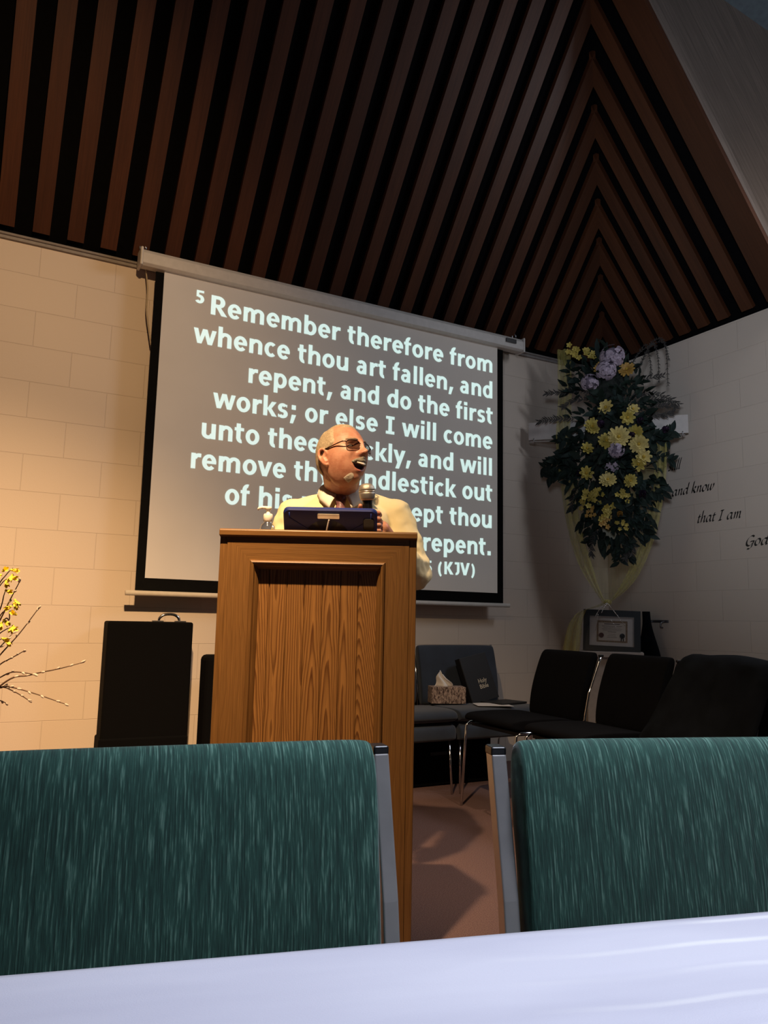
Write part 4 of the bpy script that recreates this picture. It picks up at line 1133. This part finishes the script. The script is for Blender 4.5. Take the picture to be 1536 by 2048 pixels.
# coat draped over that chair
coat = MB(); rz3 = c3.rotation_euler.z
def coatfn(u, v):
    x = (u-.47)*.57; s = (v-.45)*1.15
    e = max(0, abs(u-.5)*2-.78)/.22
    ztop = .845-.035*e*e-.006*math.sin(u*9)-.012*u
    rip = .012*math.sin(u*17+3*v)+.016*noise.noise(Vector((x*6, s*5, 3)))
    if s < -.06: y, z = .052+rip-.55*min(.30, -s-.06)-.05*smoothstep(.3, .5, -s), ztop+s+.04
    elif s > .06: y, z = .185+rip, ztop-s+.04
    else:
        a = s/.06*math.pi/2; y, z = .12+.065*math.sin(a)+rip*.4, ztop-.02+.03*math.cos(a)
    wide = 1+.16*smoothstep(.03, .40, abs(s))
    return Vector((x*wide, y, max(.28, z)))
coat.grid(coatfn, 40, 50)
co2 = coat.build('coat', M['coat'], None, smooth=True, loc=c3.location, rot=(0, 0, rz3), solid=.012)
tag(co2, 'dark coat draped over a chair back at the right edge', 'coat')

# ------------------------------------------------------------------ blue upholstered chairs by the wall
def blue_chair():
    r = empty('upholstered_chair', (0, 0, 0)); wd = .62
    def block(path, name, wid, xs=(-.5, -.49, -.46, 0, .46, .49, .5), q=(.6, .86, 1, 1, 1, .86, .6)):
        b = MB(); k = len(path); cy = sum(p[0] for p in path)/k; cz = sum(p[1] for p in path)/k; vs = []
        for x, qq in zip(xs, q):
            for y, z in path:
                L = math.hypot(y-cy, z-cz); ins = (1-qq)*.04
                vs.append(Vector((x*wid, y-(y-cy)/L*ins, z-(z-cz)/L*ins)))
        n = len(xs)
        b.add(vs, [tuple(range(k))[::-1], tuple((n-1)*k+i for i in range(k))]+[(j*k+i, j*k+(i+1) % k, (j+1)*k+(i+1) % k, (j+1)*k+i) for j in range(n-1) for i in range(k)])
        return b.build(name, M['navy'], r, smooth=True, subdiv=2)
    block([(-.03, .44), (-.02, .6), (.03, .8), (.045, .825), (.075, .82), (.08, .79), (.04, .6), (.03, .44)], 'backrest', wd-.02)
    block([(-.46, .40), (-.485, .43), (-.47, .462), (-.40, .475), (-.2, .468), (-.03, .462), (-.02, .40), (-.25, .375)], 'seat', wd)
    block([(-.455, .29), (-.468, .31), (-.47, .36), (-.45, .40), (-.1, .40), (-.06, .36), (-.06, .29)], 'seat_skirt', wd-.005)
    for s in (-1, 1):
        b = MB(); b.tube([(s*.307, .0, .42), (s*.307, .035, .62), (s*.307, .085, .822)], .008, 8); b.build('back_post', M['chrome'], r, smooth=True)
        b = MB(); b.tube([(s*.28, -.42, .30), (s*.29, -.44, 0)], .0065, 8); b.build('leg', M['chrome'], r, smooth=True)
        b = MB(); b.tube([(s*.28, -.06, .30), (s*.29, .0, 0)], .0065, 8); b.build('leg', M['chrome'], r, smooth=True)
    return r
bx = on_left(980, 1295, .20)
bc = blue_chair(); bc.location = (bx.x-.307, WY-.29, 0); bc.rotation_euler.z = 0
tag(bc, 'dark blue upholstered chair carrying the tissue box and black book', 'chair', 'blue chairs by the wall')
bc2 = copy_tree(bc); bc2.location = (bx.x-.307-.635, WY-.29, 0)
tag(bc2, 'dark blue upholstered chair half hidden behind the lectern, left of the one with the tissues', 'chair', 'blue chairs by the wall')
SEATZ = .474
sk = empty('under_seat_box', (bc.location.x-.30, WY-.36, 0), 0, 'black box added to fill the dark space under the blue chairs', 'case')
b = MB(); b.box((0, 0, .145), (.78, .30, .28)); b.build('case_body', M['blackf'], sk, bevel=.01)  # plain black box, added to fill the dark space under the seats
b = MB(); b.box((0, -.156, .19), (.12, .012, .02)); b.build('box_handle', M['blackp'], sk, bevel=.003)
def drop(x, y, z=SEATZ): p = on_floor(x, y, z); return p
# bible leaning on the backrest
bl = drop(962, 1398); by = bc.location.y-.062
bib = empty('bible', (bc.location.x+.105, by-.062, SEATZ-.004), math.radians(4), 'large black holy bible with gilt title leaning on the blue chair back', 'book')
tlt = Matrix.Rotation(math.radians(-15), 4, 'X') @ Matrix.Rotation(math.radians(-11), 4, 'Y')
def put(b, c, d, mi=0): b.box(tlt @ Vector(c), d, tlt.to_3x3(), mi)
b = MB()
for yy in (-.022, .022): put(b, (0, yy, .150), (.225, .006, .30))
put(b, (-.112, 0, .15), (.006, .046, .30)); b.build('cover', M['bible'], bib, bevel=.002)
b = MB(); put(b, (.0, 0, .15), (.21, .038, .285)); b.build('pages', M['paper'], bib)
b = MB()
for t, zz in (('Holy', .118), ('Bible', .082)):
    vs, fs = text_mesh(t, .038, .0006)
    b.add([tlt @ Vector((v.x-.02, -.0256, zz+v.y)) for v in vs], fs)
b.build('gilt_title', M['gilt'], bib)
# tissue box
tp = on_floor(897, 1399, SEATZ); tbx = empty('tissue_box', (bc.location.x-.205, bc.location.y-.16, SEATZ), math.radians(-20), 'brown patterned tissue box with a white tissue standing up, on the blue chair', 'tissue box')
b = MB(); b.box((0, 0, .052), (.215, .115, .10)); b.build('carton', M['tbox'], tbx, bevel=.002)
b = MB()
def tisf(u, v):
    w_ = .05*(1-v)**.8+.010; x = (u-.5)*2*w_; return Vector((x-.02+.022*v*v*-1+.006*math.sin(v*7), .012*math.sin(u*9+v*4)*(1-v*.5), .10+.088*v+.012*v*math.sin(u*5)))
b.grid(tisf, 14, 14); b.build('tissue', M['tissue'], tbx, smooth=True, solid=.001)
pp = MB()
def papf(u, v): return Vector(((u-.5)*.22, (v-.5)*.15, .0015+.003*math.sin(u*5)*v))
pp.grid(papf, 8, 6)
po = pp.build('paper_sheet', M['paper'], None, loc=(bc.location.x+.0, bc.location.y-.36, SEATZ+.003), rot=(0, 0, math.radians(-22)), solid=.0008)
tag(po, 'loose pale paper sheet lying on the blue seat before the tissue box', 'paper')
fo = MB(); fo.box((0, 0, .006), (.25, .17, .012))
fold_ = fo.build('notebook', M['bible'], None, loc=(bc.location.x+.15, bc.location.y-.27, SEATZ-.001), rot=(0, 0, math.radians(14)), bevel=.002)
tag(fold_, 'thin black notebook lying flat on the blue seat below the bible', 'notebook')

# ------------------------------------------------------------------ corner: pedestal, certificate, cross
cc = on_corner(1223, 1300, -.20)
ROTC = math.radians(-45)
fw_ = .40
ped = empty('pedestal', (cc.x, cc.y, 0), ROTC, 'white pedestal stand in the corner under the framed certificate', 'pedestal')
hP = on_corner(1232, 1303, -.20).z
b = MB(); b.box((0, 0, hP-.02), (.44, .24, .04)); b.build('pedestal_top', M['ped'], ped, bevel=.004)
b = MB(); b.box((0, .0, (hP-.04)/2), (.34, .18, hP-.04)); b.build('pedestal_body', M['ped'], ped, bevel=.004)
cert = empty('framed_certificate', ped.matrix_basis @ Vector((0, -.05, hP)), ROTC, 'certificate in a black frame standing on the white pedestal below the cross', 'certificate')
ct = Matrix.Rotation(math.radians(-10), 4, 'X') @ Matrix.Rotation(math.radians(1.5), 4, 'Y')
fh = .30
b = MB()
outer = [(-.20, 0), (.20, 0), (.20, fh), (-.20, fh)]; inn = [(-.155, .038), (.155, .038), (.155, fh-.045), (-.155, fh-.045)]
for yy, rev in ((-.016, False), (.014, True)):
    vs = [ct @ Vector((x, yy, z)) for x, z in outer+inn]
    fs = [(i, (i+1) % 4, 4+(i+1) % 4, 4+i) for i in range(4)]
    b.add(vs, [f[::-1] for f in fs] if rev else fs)
vs = [ct @ Vector((x, yy, z)) for yy in (-.016, -.004) for x, z in inn]; b.add(vs, [(i, (i+1) % 4, 4+(i+1) % 4, 4+i) for i in range(4)])
b.build('frame', M['frameb'], cert)
b = MB(); vs = [ct @ Vector((x, yy, z)) for yy in (-.016, .014) for x, z in outer]; b.add(vs, [(i, (i+1) % 4, 4+(i+1) % 4, 4+i) for i in range(4)])
b.build('frame_edge', M['framee'], cert)
def flat(name, x0, x1, z0, z1, y, mat):
    b = MB(); b.add([ct @ Vector(q) for q in ((x0, y, z0), (x1, y, z0), (x1, y, z1), (x0, y, z1))], [(0, 1, 2, 3)]); return b.build(name, mat, cert)
flat('mat_board', -.156, .156, .037, fh-.044, -.004, M['matboard'])
flat('printed_border', -.105, .11, .066, fh-.076, -.0046, M['certb'])
flat('certificate_sheet', -.092, .097, .078, fh-.092, -.0052, M['certp'])
b = MB()
for z, wd_, h in ((.196, .11, .006), (.182, .14, .003), (.172, .12, .002), (.162, .14, .002), (.152, .13, .002), (.140, .06, .003), (.124, .05, .002), (.112, .06, .002), (.100, .07, .002)):
    b.add([ct @ Vector(q) for q in ((.002-wd_/2, -.0056, z), (.002+wd_/2, -.0056, z), (.002+wd_/2, -.0056, z+h), (.002-wd_/2, -.0056, z+h))], [(0, 1, 2, 3)])
b.build('printed_lines', M['ink'], cert)
for nm, x, mt in (('seal', -.072, 'seal'), ('rosette', .074, 'rosette')):
    b = MB(); b.lathe([(.001, 0), (.018, 0), (.018, .002), (.001, .0025)], 24, mat=ct @ Matrix.Translation((x, -.0056, .115)) @ Matrix.Rotation(math.pi/2, 4, 'X'))
    if nm == 'rosette':
        for s in (-1, 1): b.add([ct @ Vector(q) for q in ((x+s*.002, -.0062, .11), (x+s*.009, -.0062, .11), (x+s*.011, -.0062, .078), (x+s*.004, -.0062, .078))], [(0, 1, 2, 3)])
    b.build(nm, M[mt], cert)
flat('glass', -.156, .156, .037, fh-.044, -.012, M['glass'])
# white cross across the corner
cA, cB = on_corner(1053, 867), on_corner(1381, 843)
cm = (cA+cB)/2; crs = empty('wall_cross', Vector((cm.x, cm.y, 1.55)), ROTC, 'white wooden cross across the room corner, mostly hidden by flowers', 'cross')
cl = (cB-cA).length; zA = cm.z-1.55
tl_ = math.atan2(cB.z-cA.z, cl)
b = MB(); b.box((0, .012, zA), (cl-.03, .022, .135), Matrix.Rotation(-0.0, 3, 'Y')); b.build('cross_arm', M['white'], crs, bevel=.002)
b = MB(); b.box((0, .036, .70), (.135, .022, 1.42)); b.build('cross_post', M['white'], crs, bevel=.002)
b = MB(); b.tube([(-cl/2+.02, -.012, zA-.084), (cl/2-.04, -.012, zA-.084)], .006, 8); b.build('rod', M['acrylic'], crs, smooth=True)
for s in (-1, 1):
    b = MB(); b.tube([(s*(cl/2-.055), .010, zA-.05), (s*(cl/2-.055), -.012, zA-.062), (s*(cl/2-.055), -.014, zA-.10)], .004, 8); b.build('rod_clip', M['acrylic'], crs, smooth=True)
# sheer drape
lpath = [(1128, 700), (1130, 800), (1126, 880), (1134, 960), (1146, 1040), (1164, 1110), (1186, 1165), (1208, 1205)]
rpath = [(1322, 885), (1320, 950), (1312, 1010), (1300, 1065), (1282, 1115), (1262, 1155), (1240, 1185), (1218, 1206)]
L3 = catmull([on_corner(*q, .02) for q in lpath], 8); R3 = catmull([on_corner(*q, .02) for q in rpath], 8)
toc = -CN
def pathpt(P_, t):
    k = t*(len(P_)-1); i = min(len(P_)-2, int(k)); return P_[i].lerp(P_[i+1], k-i)
dr = empty('tulle_drape', Vector((cm.x, cm.y, 1.12)), 0, 'sheer yellow tulle swag hanging from the cross and gathered above the certificate', 'drape')
o_ = Vector(dr.location)
ux = Vector((.7071, -.7071, 0))
def band_fn(P_, wd, s, ph):
    def fn(u, v):
        p = pathpt(P_, v); w_ = wd*(1-.75*smoothstep(.7, 1, v))
        return p+ux*((u-.5)*2*w_)+toc*(.014*math.sin(u*14+ph+v*3)*(1-.6*v)+.012)-o_
    return fn
b = MB(); b.grid(band_fn(L3, .050, 1, 0), 14, 56); b.build('left_swag', M['tulle'], dr, smooth=True)
b = MB(); b.grid(band_fn(R3, .042, 1, 2), 14, 56); b.build('right_swag', M['tulle'], dr, smooth=True)
b = MB()
def panel(u, v):
    a = pathpt(L3, .38+.62*v); c = pathpt(R3, .1+.9*v); return a.lerp(c, u)+toc*(.008*math.sin(u*22)*(1-v)-.004)-o_
b.grid(panel, 30, 40); b.build('sheer_panel', M['tulle2'], dr, smooth=True)
tail = catmull([on_corner(*q, .03) for q in [(1216, 1203), (1192, 1213), (1166, 1222), (1152, 1245), (1146, 1275), (1142, 1300), (1140, 1325)]], 8)
b = MB()
def tailf(u, v):
    p = pathpt(tail, v); w_ = .012+.045*smoothstep(.15, .7, v)
    dirn = ux if v > .4 else (ux*v/.4+Vector((0, 0, 1))*(1-v/.4)).normalized()
    return p+dirn*((u-.5)*2*w_)+toc*(.014*math.sin(u*12))-o_
b.grid(tailf, 12, 48); b.build('tail', M['tulle'], dr, smooth=True)
b = MB(); b.ball(on_corner(1215, 1205, .03)-o_, Vector((.03, .03, .022)), 8); b.build('knot', M['tulle'], dr, smooth=True)
# curling ribbons at the knot
b = MB()
for pts in ([(1214, 1206), (1205, 1212), (1197, 1222), (1190, 1235)], [(1215, 1207), (1208, 1215), (1203, 1226)], [(1216, 1207), (1226, 1220), (1240, 1238), (1250, 1252)], [(1196, 1228), (1194, 1245), (1190, 1262)]):
    b.tube(catmull([on_corner(*q, .09) for q in pts], 5), .0022, 5, flat=.3)
ro = b.build('curling_ribbon', M['ribbon'], smooth=True)
tag(ro, 'silver curling ribbon hanging from the drape knot over the certificate', 'ribbon')

# ------------------------------------------------------------------ flowers on the cross
fa = empty('floral_arrangement', on_corner(1225, 885, .06), 0, 'long floral arrangement of yellow blooms and dark leaves hung on the cross', 'floral arrangement')
fo_ = Vector(fa.location)
rnd = random.Random(11)
def fp(x, y, off): return on_corner(x, y, off)-fo_
outline = [(1150, 775, 22), (1158, 742, 20), (1205, 735, 45), (1250, 760, 36), (1200, 790, 55), (1248, 800, 48), (1285, 800, 22), (1185, 850, 52), (1230, 870, 72), (1272, 868, 48), (1300, 880, 25),
           (1150, 905, 34), (1125, 935, 22), (1170, 930, 55), (1230, 940, 72), (1278, 940, 42), (1300, 975, 26), (1168, 985, 32), (1220, 1000, 58), (1270, 1005, 36), (1280, 1045, 26),
           (1185, 1045, 25), (1222, 1050, 38), (1255, 1050, 30), (1210, 1085, 24), (1243, 1085, 18)]
b = MB()
NLEAF = 820
for i in range(NLEAF):
    cx, cy, r = rnd.choices(outline, [q[2]**1.5 for q in outline])[0]
    a = rnd.uniform(0, 2*math.pi); q = rnd.random()**.5*r
    x, y = cx+math.cos(a)*q, cy+math.sin(a)*q
    dc = math.hypot((x-1228)/110, (y-905)/190); off = .04+.20*max(0, 1-dc)*rnd.uniform(.3, 1)
    base = fp(x, y, off)
    out = (ux*((x-1228)/100)+Vector((0, 0, -1))*((y-880)/130)+toc*rnd.uniform(.1, .9)+Vector((rnd.gauss(0, .5), rnd.gauss(0, .5), rnd.gauss(0, .6)-.25))).normalized()
    L = rnd.uniform(.05, .11); b.leaf(base, base+out*L, toc+Vector((rnd.gauss(0, .4), rnd.gauss(0, .4), rnd.gauss(0, .4)+.4)), L*rnd.uniform(.38, .55), rnd.choice((0, 0, 1)), .2)
# side sprays of broad leaves
for pts, sz in (([(1200, 900), (1150, 905), (1110, 925), (1088, 935)], .085), ([(1190, 930), (1150, 945), (1120, 945), (1098, 955)], .08), ([(1260, 900), (1300, 905), (1324, 914), (1345, 921)], .06),
                ([(1250, 880), (1300, 868), (1335, 880)], .08), ([(1270, 960), (1310, 985), (1330, 985)], .07), ([(1250, 840), (1310, 870), (1345, 862)], .075), ([(1180, 860), (1130, 880), (1120, 872)], .08),
                ([(1240, 1000), (1285, 1040), (1300, 1075)], .07), ([(1210, 1000), (1190, 1060), (1175, 1085)], .06), ([(1230, 1040), (1240, 1090), (1238, 1125)], .075), ([(1240, 1060), (1262, 1095), (1258, 1118)], .07)):
    P_ = catmull([fp(x, y, .10-.03*k) for k, (x, y) in enumerate(pts)], 6)
    b.tube(P_, .003, 5, 0)
    for k in range(2, len(P_)):
        d = (P_[k]-P_[k-1]).normalized(); sd = d.cross(toc).normalized()
        for s in (-1, 1):
            if rnd.random() < .75:
                L = sz*rnd.uniform(.7, 1.1); o2 = (d*.7+sd*s+toc*rnd.uniform(-.1, .5)).normalized(); b.leaf(P_[k], P_[k]+o2*L, toc+sd*s*.3, L*.48, rnd.choice((0, 1)), .15)
b.build('foliage', [M['leaf'], M['leaf2']], fa, smooth=True)
# thin dark sprigs: ferny sprays and hanging tendrils
def sprig(pts, off, n=3, L=.045, leafy=True):
    b = MB(); P_ = catmull([fp(x, y, off) for x, y in pts], 8); b.tube(P_, .0022, 5)
    for k in range(1, len(P_)):
        d = (P_[k]-P_[k-1]).normalized(); sd = d.cross(toc).normalized()
        for s in (-1, 1):
            l = L*rnd.uniform(.5, 1.1); o2 = (d*.8+sd*s*rnd.uniform(.4, 1)+toc*rnd.uniform(-.3, .6)).normalized()
            if leafy: b.leaf(P_[k], P_[k]+o2*l, toc, l*.28, 0, .1, 2)
    b.build('sprig', M['sprig'], fa, smooth=True)
for pts in ([(1240, 800), (1280, 790), (1320, 790), (1357, 808)], [(1240, 815), (1290, 800), (1335, 800), (1350, 815)], [(1230, 770), (1280, 760), (1325, 752)], [(1250, 830), (1300, 815), (1335, 812)],
            [(1190, 790), (1150, 780), (1120, 785), (1092, 786)], [(1190, 800), (1150, 800), (1125, 815)], [(1150, 838), (1110, 838), (1080, 843)], [(1290, 828), (1320, 830), (1345, 826)],
            [(1250, 1030), (1262, 1070), (1265, 1110)], [(1200, 1040), (1185, 1080), (1182, 1110)], [(1160, 960), (1148, 990), (1142, 1018)], [(1245, 1070), (1255, 1100), (1250, 1118)]):
    sprig(pts, .07)
for pts in ([(1280, 735), (1300, 690), (1320, 678), (1332, 700), (1336, 770)], [(1275, 740), (1295, 700), (1308, 690), (1316, 715), (1318, 765)], [(1260, 735), (1285, 700), (1325, 684), (1338, 720)], [(1262, 730), (1290, 690), (1300, 720), (1302, 750)]):
    sprig(pts, .05, L=.022)
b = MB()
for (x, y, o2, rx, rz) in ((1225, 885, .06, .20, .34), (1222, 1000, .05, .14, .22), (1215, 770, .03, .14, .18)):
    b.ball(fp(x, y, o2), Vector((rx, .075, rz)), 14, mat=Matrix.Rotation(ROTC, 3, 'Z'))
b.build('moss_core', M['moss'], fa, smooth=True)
def bloom(x, y, off, r, mat, kind, tiltv=(0, 0)):
    c = fp(x, y, off); n = (toc+Vector((0, 0, rnd.uniform(-.3, .3)))+ux*rnd.uniform(-.5, .5)+Vector((0, 0, 1))*tiltv[1]+ux*tiltv[0]).normalized()
    t1 = n.cross(Vector((0, 0, 1))).normalized(); t2 = n.cross(t1)
    b = MB()
    if kind == 'mum':
        for lay, (k, rr, lift) in enumerate(((14, 1.0, .12), (12, .82, .30), (10, .60, .5), (7, .38, .72))):
            for i in range(k):
                a = 2*math.pi*(i+.5*lay)/k+rnd.uniform(-.1, .1); d = t1*math.cos(a)+t2*math.sin(a)
                tip = c+d*r*rr*rnd.uniform(.9, 1.08)+n*r*lift*.55; b.leaf(c+d*r*.05+n*r*lift*.25, tip, n, r*.40, 0, -.12, 3, True)
        b.ball(c+n*r*.28, r*.16, 5, 1)
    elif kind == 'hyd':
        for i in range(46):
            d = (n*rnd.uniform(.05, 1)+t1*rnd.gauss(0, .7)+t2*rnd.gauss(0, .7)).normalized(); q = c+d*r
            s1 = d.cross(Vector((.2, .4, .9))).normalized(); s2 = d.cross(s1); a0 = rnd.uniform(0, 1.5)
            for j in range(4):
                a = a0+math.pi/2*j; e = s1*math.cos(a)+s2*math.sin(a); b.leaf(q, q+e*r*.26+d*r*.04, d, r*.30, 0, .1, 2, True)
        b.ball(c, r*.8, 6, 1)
    elif kind == 'daisy':
        for lay, (k, rr, lift) in enumerate(((8, 1.0, .1), (7, .7, .35))):
            for i in range(k):
                a = 2*math.pi*(i+.5*lay)/k; d = t1*math.cos(a)+t2*math.sin(a); b.leaf(c+d*r*.06, c+d*r*rr+n*r*lift, n, r*.52, 0, -.1, 3, True)
        b.ball(c+n*r*.15, r*.2, 5, 1)
    elif kind == 'tulip':
        for lay in range(2):
            for i in range(4):
                a = math.pi/2*i+.78*lay; d = t1*math.cos(a)+t2*math.sin(a); b.leaf(c, c+n*r*1.1+d*r*(.55-.2*lay), d, r*.9, 0, .25)
    elif kind == 'cluster':
        for i in range(9):
            q = c+(t1*rnd.gauss(0, .5)+t2*rnd.gauss(0, .6))*r
            a0 = rnd.uniform(0, 6)
            for j in range(5):
                a = a0+2*math.pi*j/5; e = t1*math.cos(a)+t2*math.sin(a); b.leaf(q, q+e*r*.42+n*r*.15, n, r*.34, 0, -.1, 2, True)
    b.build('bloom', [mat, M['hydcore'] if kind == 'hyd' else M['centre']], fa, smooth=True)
BL = [(1225, 714, .10, .085, 'mauve', 'hyd'), (1212, 741, .13, .070, 'mauve', 'hyd'), (1180, 766, .11, .062, 'mauve', 'hyd'), (1232, 900, .22, .055, 'mauve', 'hyd'),
      (1145, 708, .07, .055, 'yellow', 'cluster'), (1178, 709, .08, .050, 'yellow', 'cluster'), (1254, 740, .12, .060, 'gold', 'mum'), (1200, 738, .10, .05, 'gold', 'mum'),
      (1212, 815, .16, .060, 'cream', 'daisy'), (1266, 818, .15, .045, 'cream', 'daisy'), (1255, 835, .16, .055, 'yellow', 'daisy'), (1184, 853, .17, .062, 'yellow', 'mum'),
      (1237, 874, .24, .078, 'cream', 'mum'), (1213, 882, .21, .062, 'yellow', 'mum'), (1271, 866, .19, .060, 'yellow', 'mum'), (1278, 888, .20, .068, 'cream', 'mum'),
      (1287, 914, .17, .058, 'cream', 'daisy'), (1277, 928, .17, .055, 'yellow', 'daisy'), (1174, 897, .17, .048, 'yellow', 'daisy'), (1173, 946, .16, .052, 'yellow', 'daisy'),
      (1216, 960, .20, .060, 'cream', 'mum'), (1260, 961, .18, .050, 'yellow', 'mum'), (1180, 996, .14, .055, 'yellow', 'cluster'), (1198, 984, .15, .045, 'yellow', 'cluster'),
      (1168, 1004, .12, .045, 'yellow', 'cluster'), (1213, 1022, .15, .062, 'yellow', 'cluster'), (1182, 1022, .12, .04, 'gold', 'cluster'), (1212, 1037, .14, .05, 'gold', 'cluster'), (1240, 1030, .14, .045, 'gold', 'tulip'),
      (1248, 990, .16, .045, 'yellow', 'cluster'), (1244, 1052, .12, .035, 'yellow', 'cluster'),
      (1282, 842, .14, .05, 'plum', 'tulip'), (1265, 873, .20, .05, 'plum', 'tulip'), (1334, 861, .08, .05, 'plum', 'tulip'), (1160, 945, .12, .05, 'plum', 'tulip'), (1285, 990, .13, .06, 'plum', 'tulip'), (1205, 850, .17, .05, 'plum', 'tulip'), (1225, 930, .2, .05, 'mauve', 'cluster')]
for q in BL: bloom(q[0], q[1], q[2], q[3], M[q[4]], q[5])

# ------------------------------------------------------------------ things on the right wall by the certificate
hk = on_right(1333, 1243, .0)
hook = empty('wall_hook', (RX, hk.y+.08, hk.z), 0, 'small dark metal hook bracket on the right wall beside the certificate', 'hook')
b = MB(); b.box((-.006, 0, 0), (.012, .20, .018)); b.build('hook_rail', M['gunmetal'], hook)
b = MB(); b.tube(catmull([(-.01, -.07, 0), (-.045, -.07, -.012), (-.05, -.07, -.038), (-.03, -.07, -.045)]), .006, 8); b.build('hook_arm', M['gunmetal'], hook, smooth=True)
b = MB(); b.tube(catmull([(-.01, .04, 0), (-.045, .04, -.012), (-.05, .04, -.038), (-.03, .04, -.045)]), .006, 8); b.build('hook_arm', M['gunmetal'], hook, smooth=True)
bag = MB(); g0 = on_right(1302, 1228, .12); 
def bagf(u, v):
    wv = .035+.075*smoothstep(.1, .9, v); a = 2*math.pi*u
    return Vector((-.055*math.cos(a)*(.4+.6*v)*.7, wv*math.sin(a)+.02*v*-1.2, .02-.42*v))
bag.grid(bagf, 24, 20)
bo = bag.build('cloth_bag', M['coat'], None, smooth=True, loc=(RX-.075, hook.location.y+.04, hook.location.z+.05))
tag(bo, 'dark cloth bag hanging from the wall hook right of the certificate', 'bag')

# ------------------------------------------------------------------ tall vase of forsythia and willow at the left edge
VX = at(-150, 1470, 2.5); VX.z = 0
vs_ = empty('branch_vase', VX, 0, 'arrangement of yellow forsythia and bare willow branches entering at the left edge', 'branch arrangement')
b = MB(); b.lathe([(.085, 0), (.10, .01), (.125, .18), (.13, .32), (.09, .46), (.055, .52), (.062, .56), (.052, .555), (.045, .50), (.05, .2)], 32); b.build('vase', M['vase'], vs_, smooth=True)
mouth = VX+Vector((0, 0, .50))
def branch(pts, d0, d1, r0):
    P_ = [mouth+Vector((rnd.uniform(-.02, .02), rnd.uniform(-.02, .02), 0))]+[at(x, y, d0+(d1-d0)*k/max(1, len(pts)-1)) for k, (x, y) in enumerate(pts)]
    P_ = [p-VX for p in catmull(P_, 8)]
    return P_
WIL = [[(0, 1372), (60, 1350), (120, 1337), (165, 1325)], [(-40, 1395), (5, 1374), (30, 1376), (75, 1389), (130, 1408)], [(-50, 1330), (0, 1240), (20, 1200), (40, 1162)], [(-60, 1380), (0, 1310), (38, 1268), (77, 1217)],
       [(-40, 1365), (0, 1329), (25, 1315), (48, 1302)], [(-50, 1385), (0, 1355), (28, 1344), (69, 1349)], [(-40, 1390), (0, 1374), (30, 1384), (58, 1401)], [(-60, 1410), (-10, 1400), (12, 1406)], [(-50, 1345), (0, 1294), (26, 1266)]]
for pts in WIL:
    P_ = branch(pts, 2.45, 2.4+rnd.uniform(-.1, .15), .003); n = len(P_)
    b = MB(); b.tube(P_, [.0036-.0024*k/n for k in range(n)], 6)
    for k in list(range(n//3, n-1, 4))+[n-1]:
        d = (P_[min(k+1, n-1)]-P_[max(k-1, 0)]).normalized(); sd = Vector((rnd.gauss(0, 1), rnd.gauss(0, 1), rnd.gauss(0, 1))).normalized(); dd = (d+sd*.5).normalized()
        b.ball(P_[k]+dd*.006, Vector((.0036, .0036, .0078)), 5, 1, mat=dd.to_track_quat('Z', 'Y').to_matrix())
    b.build('willow_branch', [M['twig'], M['catkin']], vs_, smooth=True)
FOR = [([(-70, 1330), (-10, 1185), (12, 1150), (26, 1136)], [(6, 1142), (23, 1140), (2, 1150)]), ([(-70, 1330), (-15, 1200), (5, 1165), (20, 1156)], [(20, 1156), (12, 1162), (25, 1150)]), ([(-60, 1330), (-5, 1230), (8, 1190), (12, 1178)], [(12, 1181)]),
       ([(-60, 1350), (-5, 1240), (15, 1218), (30, 1206)], [(28, 1206), (22, 1213), (30, 1200)]), ([(-50, 1350), (5, 1245), (18, 1240), (20, 1222), (32, 1229)], [(32, 1229)]), ([(-60, 1360), (-10, 1270), (2, 1248)], [(3, 1246), (8, 1240)]),
       ([(-60, 1370), (-10, 1280), (10, 1260), (22, 1256)], [(20, 1257), (26, 1252)]), ([(-60, 1370), (-15, 1295), (4, 1277)], [(5, 1277), (12, 1280)])]
for pts, fl in FOR:
    P_ = branch(pts, 2.5, 2.42, .003); n = len(P_)
    b = MB(); b.tube(P_, [.0030-.0020*k/n for k in range(n)], 6); bo_ = b.build('forsythia_branch', M['twig'], vs_, smooth=True)
    for (x, y) in fl:
        c = at(x, y, 2.42)-VX; b = MB(); ax = (Vector((rnd.gauss(.2, .6), -.5, rnd.gauss(-.5, .5)))).normalized()
        t1 = ax.cross(Vector((0, 0, 1))).normalized(); t2 = ax.cross(t1); a0 = rnd.uniform(0, 6)
        for j in range(4):
            a = a0+math.pi/2*j; e = t1*math.cos(a)+t2*math.sin(a); b.leaf(c, c+e*.012+ax*.022, ax, .011, 0, -.15, 3, True)
        b.ball(c, .004, 4); b.build('flower', M['forsythia'], bo_, smooth=True)
